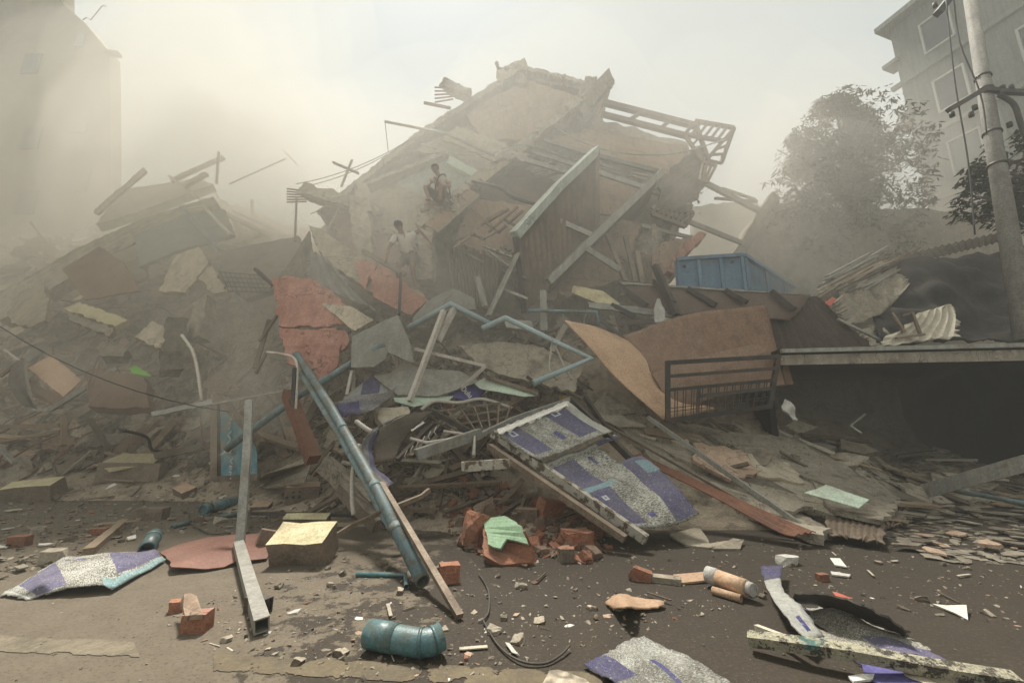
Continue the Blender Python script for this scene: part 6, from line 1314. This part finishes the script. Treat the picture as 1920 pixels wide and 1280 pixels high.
# countable pieces
for args in (
 ('concrete_chunk', 200, Z_LEFT, {k: CHK[k] for k in ('grey', 'dark')}, (.14, .5), 'grey broken concrete lump on the dusty left heap', 'concrete chunk', 'grey concrete lumps on the left heap', .35),
 ('masonry_chunk', 130, Z_LEFT, {k: CHK[k] for k in ('cream', 'pink')}, (.14, .5), 'masonry lump with a cream or pink plaster face on the left heap', 'masonry chunk', 'plaster-faced lumps on the left heap', .5),
 ('plaster_shard', 160, Z_LEFT, {k: SHD[k] for k in ('plaster_beige', 'slate', 'plaster_tan')}, (.2, .8), 'flat broken plaster plate on the left heap', 'plaster shard', 'flat plaster plates on the left heap', .5),
 ('broken_lath', 110, Z_LEFT, {k: PLK[k] for k in ('wood', 'metal_brown')}, (.5, 1.7), 'thin plank or lath sticking out of the left heap', 'plank', 'laths on the left heap', .3),
 ('bent_rod', 90, Z_LEFT, {k: ROD[k] for k in ('rust', 'cable')}, (.7, 2.0), 'thin bent rod curling out of the left heap', 'rod', 'bent rods on the left heap', .2),
 ('metal_scrap', 26, Z_LEFT, {k: SHT[k] for k in ('sheet_grey', 'brown_panel', 'metal_brown')}, (.4, 1.1), 'buckled sheet scrap on the left heap', 'sheet scrap', 'buckled scraps on the left heap', .3),
 ('concrete_chunk', 60, Z_HAZE, {k: CHK[k] for k in ('grey', 'cream')}, (.4, 1.3), 'hazy concrete lump far up the left heap', 'concrete chunk', 'lumps in the haze at the left', .3),
 ('splintered_plank', 60, Z_HAZE, PLK, (.8, 2.6), 'hazy plank far up the left heap', 'plank', 'planks in the haze at the left', .1),
 ('broken_lath', 190, Z_MID, {k: PLK[k] for k in ('wood', 'wood_dark', 'metal_brown')}, (.35, 1.5), 'broken lath in the tangle of the middle heap', 'plank', 'laths in the middle heap', .55),
 ('concrete_chunk', 45, Z_MID, {k: CHK[k] for k in ('grey', 'dark', 'cream')}, (.12, .45), 'concrete lump in the tangle of the middle heap', 'concrete chunk', 'lumps in the middle heap', .4),
 ('brick_fragment', 55, Z_MID, BRK, (.12, .26), 'broken brick in the tangle of the middle heap', 'brick', 'bricks in the middle heap', .3),
 ('metal_scrap', 34, Z_MID, {k: SHT[k] for k in ('sheet_grey', 'metal_brown', 'sheet_beige')}, (.25, .7), 'buckled sheet scrap in the middle heap', 'sheet scrap', 'buckled scraps in the middle heap', .4),
 ('pale_lath', 60, Z_MID, {k: PLK[k] for k in ('bamboo',)}, (.3, 1.1), 'pale thin lath in the tangle of the middle heap', 'plank', 'pale laths in the middle heap', .5),
 ('bent_rod', 50, Z_MID, ROD, (.5, 1.5), 'thin bent rod curling out of the middle heap', 'rod', 'bent rods in the middle heap', .2),
 ('concrete_chunk', 50, Z_TOP, {k: CHK[k] for k in ('grey', 'dark')}, (.2, .8), 'concrete lump right under the toppled building', 'concrete chunk', 'lumps under the toppled building', .3),
 ('splintered_plank', 60, Z_TOP, PLK, (.6, 2.0), 'plank or stud right under the toppled building', 'plank', 'planks under the toppled building', .25),
 ('metal_scrap', 20, Z_TOP, SHT, (.4, 1.2), 'buckled sheet right under the toppled building', 'sheet scrap', 'scraps under the toppled building', .3),
 ('stone_shard', 200, Z_SLOPE, {k: SHD[k] for k in ('slate', 'concrete_dark', 'plaster_beige', 'slate ') if k in SHD}, (.18, .75), 'flat stone-coloured flake lying on the right slope', 'stone shard', 'flat flakes on the right slope', .93),
 ('stone_shard', 60, Z_TOE, {k: SHD[k] for k in ('slate', 'concrete_dark', 'plaster_tan')}, (.1, .36), 'flat flake lying on the road at the right', 'stone shard', 'flat flakes on the right of the road', .97),
 ('splintered_plank', 50, Z_SLOPE, {k: PLK[k] for k in ('wood', 'wood_dark', 'bamboo')}, (.4, 1.3), 'thin splintered lath on the right slope', 'plank', 'laths on the right slope', .9),
 ('brick_fragment', 110, Z_BRICK, {k: BRK[k] for k in ('brick', 'brick_dull')}, (.09, .24), 'broken red or brown brick in the pile at the foot of the heap', 'brick', 'bricks in the pile by the road', .3),
 ('brick_fragment', 40, Z_DARK, BRK, (.08, .2), 'brick half hidden in the shade at the foot of the heap', 'brick', 'bricks in the shade', .3),
 ('splintered_plank', 40, Z_DARK, {k: PLK[k] for k in ('wood_dark', 'metal_brown')}, (.4, 1.2), 'dark lath in the shade at the foot of the heap', 'plank', 'laths in the shade', .8),
 ('stone', 130, Z_ROADL, {k: CHK[k] for k in ('grey', 'cream', 'dark')}, (.04, .17), 'small grey or cream stone on the dusty left of the road', 'stone', 'stones on the left of the road', .6),
 ('brick_fragment', 40, Z_ROADL, BRK, (.05, .12), 'small brick piece on the dusty left of the road', 'brick', 'brick pieces on the left of the road', .6),
 ('plaster_shard', 60, Z_ROADL, {k: SHD[k] for k in ('white_bit', 'plaster_beige', 'slate')}, (.05, .2), 'flat pale flake on the dusty left of the road', 'plaster shard', 'pale flakes on the left of the road', .9),
 ('splintered_plank', 40, Z_ROADL, {k: PLK[k] for k in ('wood', 'metal_brown')}, (.12, .5), 'small splinter of wood on the dusty left of the road', 'splinter', 'splinters on the left of the road', .95),
 ('splintered_plank', 30, Z_ROADM, {k: PLK[k] for k in ('wood_dark', 'bamboo')}, (.06, .25), 'small splinter on the wet road', 'splinter', 'splinters on the wet road', .95),
 ('stone', 130, Z_ROADM, {k: CHK[k] for k in ('grey', 'cream', 'dark')}, (.02, .1), 'small stone on the wet road', 'stone', 'stones on the wet road', .6),
 ('brick_fragment', 28, Z_ROADM, BRK, (.03, .085), 'small brick chip on the wet road', 'brick', 'brick chips on the wet road', .6),
 ('plaster_shard', 46, Z_ROADM, {k: SHD[k] for k in ('white_bit', 'plaster_beige', 'plaster_tan')}, (.03, .1), 'flat pale flake on the wet road', 'plaster shard', 'pale flakes on the wet road', .9),
):
    scatter(*args, yaw=-.45 if 'slope' in args[5] else None)
# ================================================================ PEOPLE
def skin_body(name, chains, m, parent, sub=2, root=0):
    """one continuous skinned surface: chains = lists of (point, radius); shared points join"""
    verts, rad, edges, idx = [], [], [], {}
    for ch in chains:
        prev = None
        for p, r_ in ch:
            key = tuple(round(c, 4) for c in p)
            if key not in idx: idx[key] = len(verts); verts.append(V(p)); rad.append(r_)
            i = idx[key]
            if prev is not None and prev != i: edges.append((prev, i))
            prev = i
    me = bpy.data.meshes.new('t'); me.from_pydata(verts, edges, []); ob = bpy.data.objects.new('t', me); SC.collection.objects.link(ob)
    sk = ob.modifiers.new('s', 'SKIN'); sk.use_smooth_shade = True; sk.branch_smoothing = .6
    for i, d in enumerate(me.skin_vertices[0].data): r_ = rad[i]; d.radius = (r_, r_) if not isinstance(r_, tuple) else r_; d.use_root = i == root
    s = ob.modifiers.new('u', 'SUBSURF'); s.levels = sub; s.render_levels = sub
    bpy.context.view_layer.update()
    out = bpy.data.meshes.new_from_object(ob.evaluated_get(bpy.context.evaluated_depsgraph_get())); bpy.data.objects.remove(ob)
    out.materials.clear(); out.materials.append(MATS[m]); out.name = name
    for p in out.polygons: p.use_smooth = True
    o = bpy.data.objects.new(name, out); SC.collection.objects.link(o)
    if parent: o.parent = parent
    return o
def hand(w_, d, out):
    """palm and five curled fingers from wrist w_ pointing along d; thumb on the side 'out'"""
    d = V(d).normalized(); s = V(out) - d * V(out).dot(d); s.normalize(); n = d.cross(s); ch = []
    w_ = V(w_); palm = w_ + d * .05; ch.append([(tuple(w_), .026), (tuple(palm), (.034, .02))])
    for k, L_ in enumerate((.07, .078, .072, .056)):
        b = palm + d * .035 + s * (.028 - .019 * k); b2 = b + d * L_ * .5 + n * .008; b3 = b2 + d * L_ * .38 + n * .026
        ch.append([(tuple(palm), (.034, .02)), (tuple(b), .0105), (tuple(b2), .0095), (tuple(b3), .008)])
    t = w_ + d * .03 + s * .034; ch.append([(tuple(palm), (.034, .02)), (tuple(t), .012), (tuple(t + d * .032 + s * .014), .0105), (tuple(t + d * .055 + s * .01 + n * .015), .009)])
    return ch
def person(loc, sc, J, shirt, label, strap=False):
    r = empty('person', loc); r.scale = (sc,) * 3; tag(r, label, 'person')
    pel, chs, nk, hd = J['pelvis'], J['chest'], J['neck'], J['head']
    mid = tuple((V(pel) + V(chs)) / 2)
    ch = [[(pel, (.14, .105)), (mid, (.125, .095)), (chs, (.15, .11)), (nk, .055), (tuple(V(nk).lerp(V(hd), .45)), .06), (hd, (.078, .092)), (tuple(V(hd) + (V(hd) - V(nk)).normalized() * .06), (.066, .078))]]
    for side in ('L', 'R'):
        sh, el, wr = J['sh' + side], J['el' + side], J['wr' + side]
        ch.append([(chs, (.15, .11)), (sh, .058), (tuple(V(sh).lerp(V(el), .5)), .046), (el, .038), (tuple(V(el).lerp(V(wr), .4)), .037), (wr, .026)])
        ch += hand(wr, V(wr) - V(el), (0.3 if side == 'L' else -.3, -1, .2))
        hp, kn, an, to = J['hp' + side], J['kn' + side], J['an' + side], J['to' + side]
        ch.append([(pel, (.14, .105)), (hp, .085), (tuple(V(hp).lerp(V(kn), .5)), .072), (kn, .055), (tuple(V(kn).lerp(V(an), .35)), .053), (an, .036), (to, (.042, .026))])
    skin_body('body', ch, 'skin', r)
    # face: nose, brow, ears, mouth on the side the head looks to
    f = V(J['look']).normalized(); h = V(hd); u = (V(hd) - V(nk)).normalized(); u = (u - f * u.dot(f)).normalized(); s = f.cross(u)
    b = bmesh.new()
    for c, rr in ((h + f * .088 - u * .012, (.013, .02)), (h + f * .08 - u * .05, (.022, .008)), (h + s * .08 - u * .005, (.01, .028)), (h - s * .08 - u * .005, (.01, .028))):
        t = bmesh.ops.create_icosphere(b, subdivisions=2, radius=1); 
        M = Matrix((s, f, u)).transposed()
        for v in t['verts']: q = v.co; v.co = c + M @ V((q.x * rr[0], q.y * .018, q.z * rr[1]))
    me = bpy.data.meshes.new('face_features'); b.to_mesh(me); b.free(); me.materials.append(MATS['skin']); o = bpy.data.objects.new('face_features', me); SC.collection.objects.link(o); o.parent = r
    b = bmesh.new()
    for k in (-1, 1):
        t = bmesh.ops.create_icosphere(b, subdivisions=2, radius=.012)
        for v in t['verts']: v.co += h + f * .074 + u * .012 + s * k * .03
    me = bpy.data.meshes.new('eyes'); b.to_mesh(me); b.free(); me.materials.append(MATS['hair']); o = bpy.data.objects.new('eyes', me); SC.collection.objects.link(o); o.parent = r
    b = bmesh.new(); t = bmesh.ops.create_icosphere(b, subdivisions=3, radius=1)
    for v in t['verts']:
        q = v.co.copy(); v.co = h + u * .03 - f * .018 + s * q.x * .088 + f * q.y * .098 + u * q.z * .098 + V((1, 1, 1)) * noise.noise(q * 5) * .006
    for v in [v for v in b.verts if (v.co - h).dot(f) > .045 and (v.co - h).dot(u) < .055 or (v.co - h).dot(u) < -.05]: b.verts.remove(v)
    me = bpy.data.meshes.new('hair'); b.to_mesh(me); b.free(); me.materials.append(MATS['hair']); o = bpy.data.objects.new('hair', me); SC.collection.objects.link(o); o.parent = r
    # clothes
    low = tuple(V(pel) + V((0, 0, .02)))
    cc = [[(low, (.16, .13)), (mid, (.15, .118)), (chs, (.172, .13)), (tuple(V(chs).lerp(V(nk), .75)), .085)]]
    for side in ('L', 'R'):
        sh, el = J['sh' + side], J['el' + side]; cc.append([(chs, (.172, .13)), (sh, .078), (tuple(V(sh).lerp(V(el), .6)), .068)])
    skin_body('shirt', cc, shirt, r)
    cc = []
    for side in ('L', 'R'):
        hp, kn = J['hp' + side], J['kn' + side]; cc.append([(pel, (.155, .125)), (hp, .105), (tuple(V(hp).lerp(V(kn), .5)), .095), (tuple(V(hp).lerp(V(kn), .9)), .085)])
    skin_body('shorts', cc, 'trousers', r)
    if strap:
        b = bmesh.new(); add_tube(b, smooth_path([V(J['shR']) + V((-.08, -.06, .09)), V(chs) + V((-.02, -.17, .06)), V(mid) + V((-.12, -.13, .0)), V(pel) + V((-.16, -.02, .02))], 5), .016, 6, False)
        add_tube(b, smooth_path([V(J['shR']) + V((-.08, -.06, .09)), V(J['shR']) + V((-.02, .12, .0)), V(mid) + V((.17, .08, .05)), V(pel) + V((.2, .04, .02))], 5), .02, 6, False)
        me = bpy.data.meshes.new('bag_strap'); b.to_mesh(me); b.free(); me.materials.append(MATS['strap']); o = bpy.data.objects.new('bag_strap', me); SC.collection.objects.link(o); o.parent = r
    return r
seatp = P(829, 371, 10.9)
person(seatp, 1.1, dict(pelvis=(0, 0, 0), chest=(-.03, -.05, .36), neck=(-.09, -.1, .53), head=(-.16, -.16, .65), look=(-.55, -.65, -.5),
    shL=(-.2, -.1, .44), elL=(-.27, -.24, .2), wrL=(-.22, -.4, .06), shR=(.13, -.04, .46), elR=(.2, -.14, .2), wrR=(.05, -.34, .1),
    hpL=(-.1, -.03, -.02), knL=(-.33, -.36, .07), anL=(-.2, -.42, -.32), toL=(-.25, -.55, -.37), hpR=(.09, -.03, -.02), knR=(.03, -.42, .08), anR=(.05, -.44, -.34), toR=(.02, -.58, -.38)),
    'shirt_tan', 'person in a tan shirt with a shoulder strap sitting on the tilted slab, head bowed', strap=True)
person(P(768, 480, 10.1), 1.08, dict(pelvis=(0, 0, 0), chest=(-.07, -.24, .25), neck=(-.1, -.38, .38), head=(-.13, -.5, .45), look=(-.1, -.5, -.85),
    shL=(-.27, -.26, .31), elL=(-.36, -.34, .03), wrL=(-.36, -.42, -.22), shR=(.12, -.26, .36), elR=(.26, -.3, .46), wrR=(.4, -.2, .32),
    hpL=(-.1, 0, -.05), knL=(-.17, -.25, -.36), anL=(-.16, -.05, -.75), toL=(-.18, -.2, -.82), hpR=(.1, 0, -.05), knR=(.14, -.28, -.33), anR=(.18, -.02, -.74), toR=(.18, -.17, -.81)),
    'shirt_white', 'person in a white shirt and dark shorts bending over, one arm on the pillar')
# rubble cushion the seated person rests on
rs2 = random.Random(4)
for k in range(16):
    c = P(800 + rs2.uniform(0, 62), 388 + rs2.uniform(-9, 10), 11.0); s = rs2.uniform(.12, .3); bm = chunk_bm(s, s * .8, s * .6, 200 + k)
    bmesh.ops.translate(bm, verts=bm.verts[:], vec=c); tag(link('concrete_chunk', bm, 'concrete'), 'small pale lump of masonry under and beside the seated person', 'concrete chunk', 'lumps under the seated person')
# ================================================================ DUST CLOUDS
DUSTC = (.965, .91, .81)
cloud((-10, 11.5, 5.0), (9.5, 5.0, 8.0), .11, DUSTC, 'thick tan dust cloud rolling over the left heap and tower', 1)
cloud((.5, 10.8, 5.8), (8.5, 3.8, 6.5), .15, (.94, .91, .84), 'thin dust cloud drifting through the toppled building', 4)
cloud((10.0, 12.2, 4.0), (7.5, 4, 7), .16, (.93, .87, .77), 'brownish dust cloud veiling the tree and shed on the right', 7)
cloud((-12.5, 14.5, 12), (7, 4, 9), .14, (.97, .93, .84), 'tan dust dissolving the tower at the far left', 12)
cloud((-4.6, 7.4, 1.8), (.9, .7, 1.0), .6, DUSTC, 'small puff of dust between the left heap and the poster frame', 9)
cloud((-7.6, 7.9, 2.0), (1.8, .8, .9), .2, DUSTC, 'low dust drifting over the far left of the heap', 15)
cloud((-5.6, 8.4, 3.4), (1.6, .7, .7), .22, DUSTC, 'dust rising from the middle of the left heap', 18)
cloud((-1.8, 8.2, 4.2), (1.5, .6, .9), .2, DUSTC, 'dust around the feet of the bending person', 21)
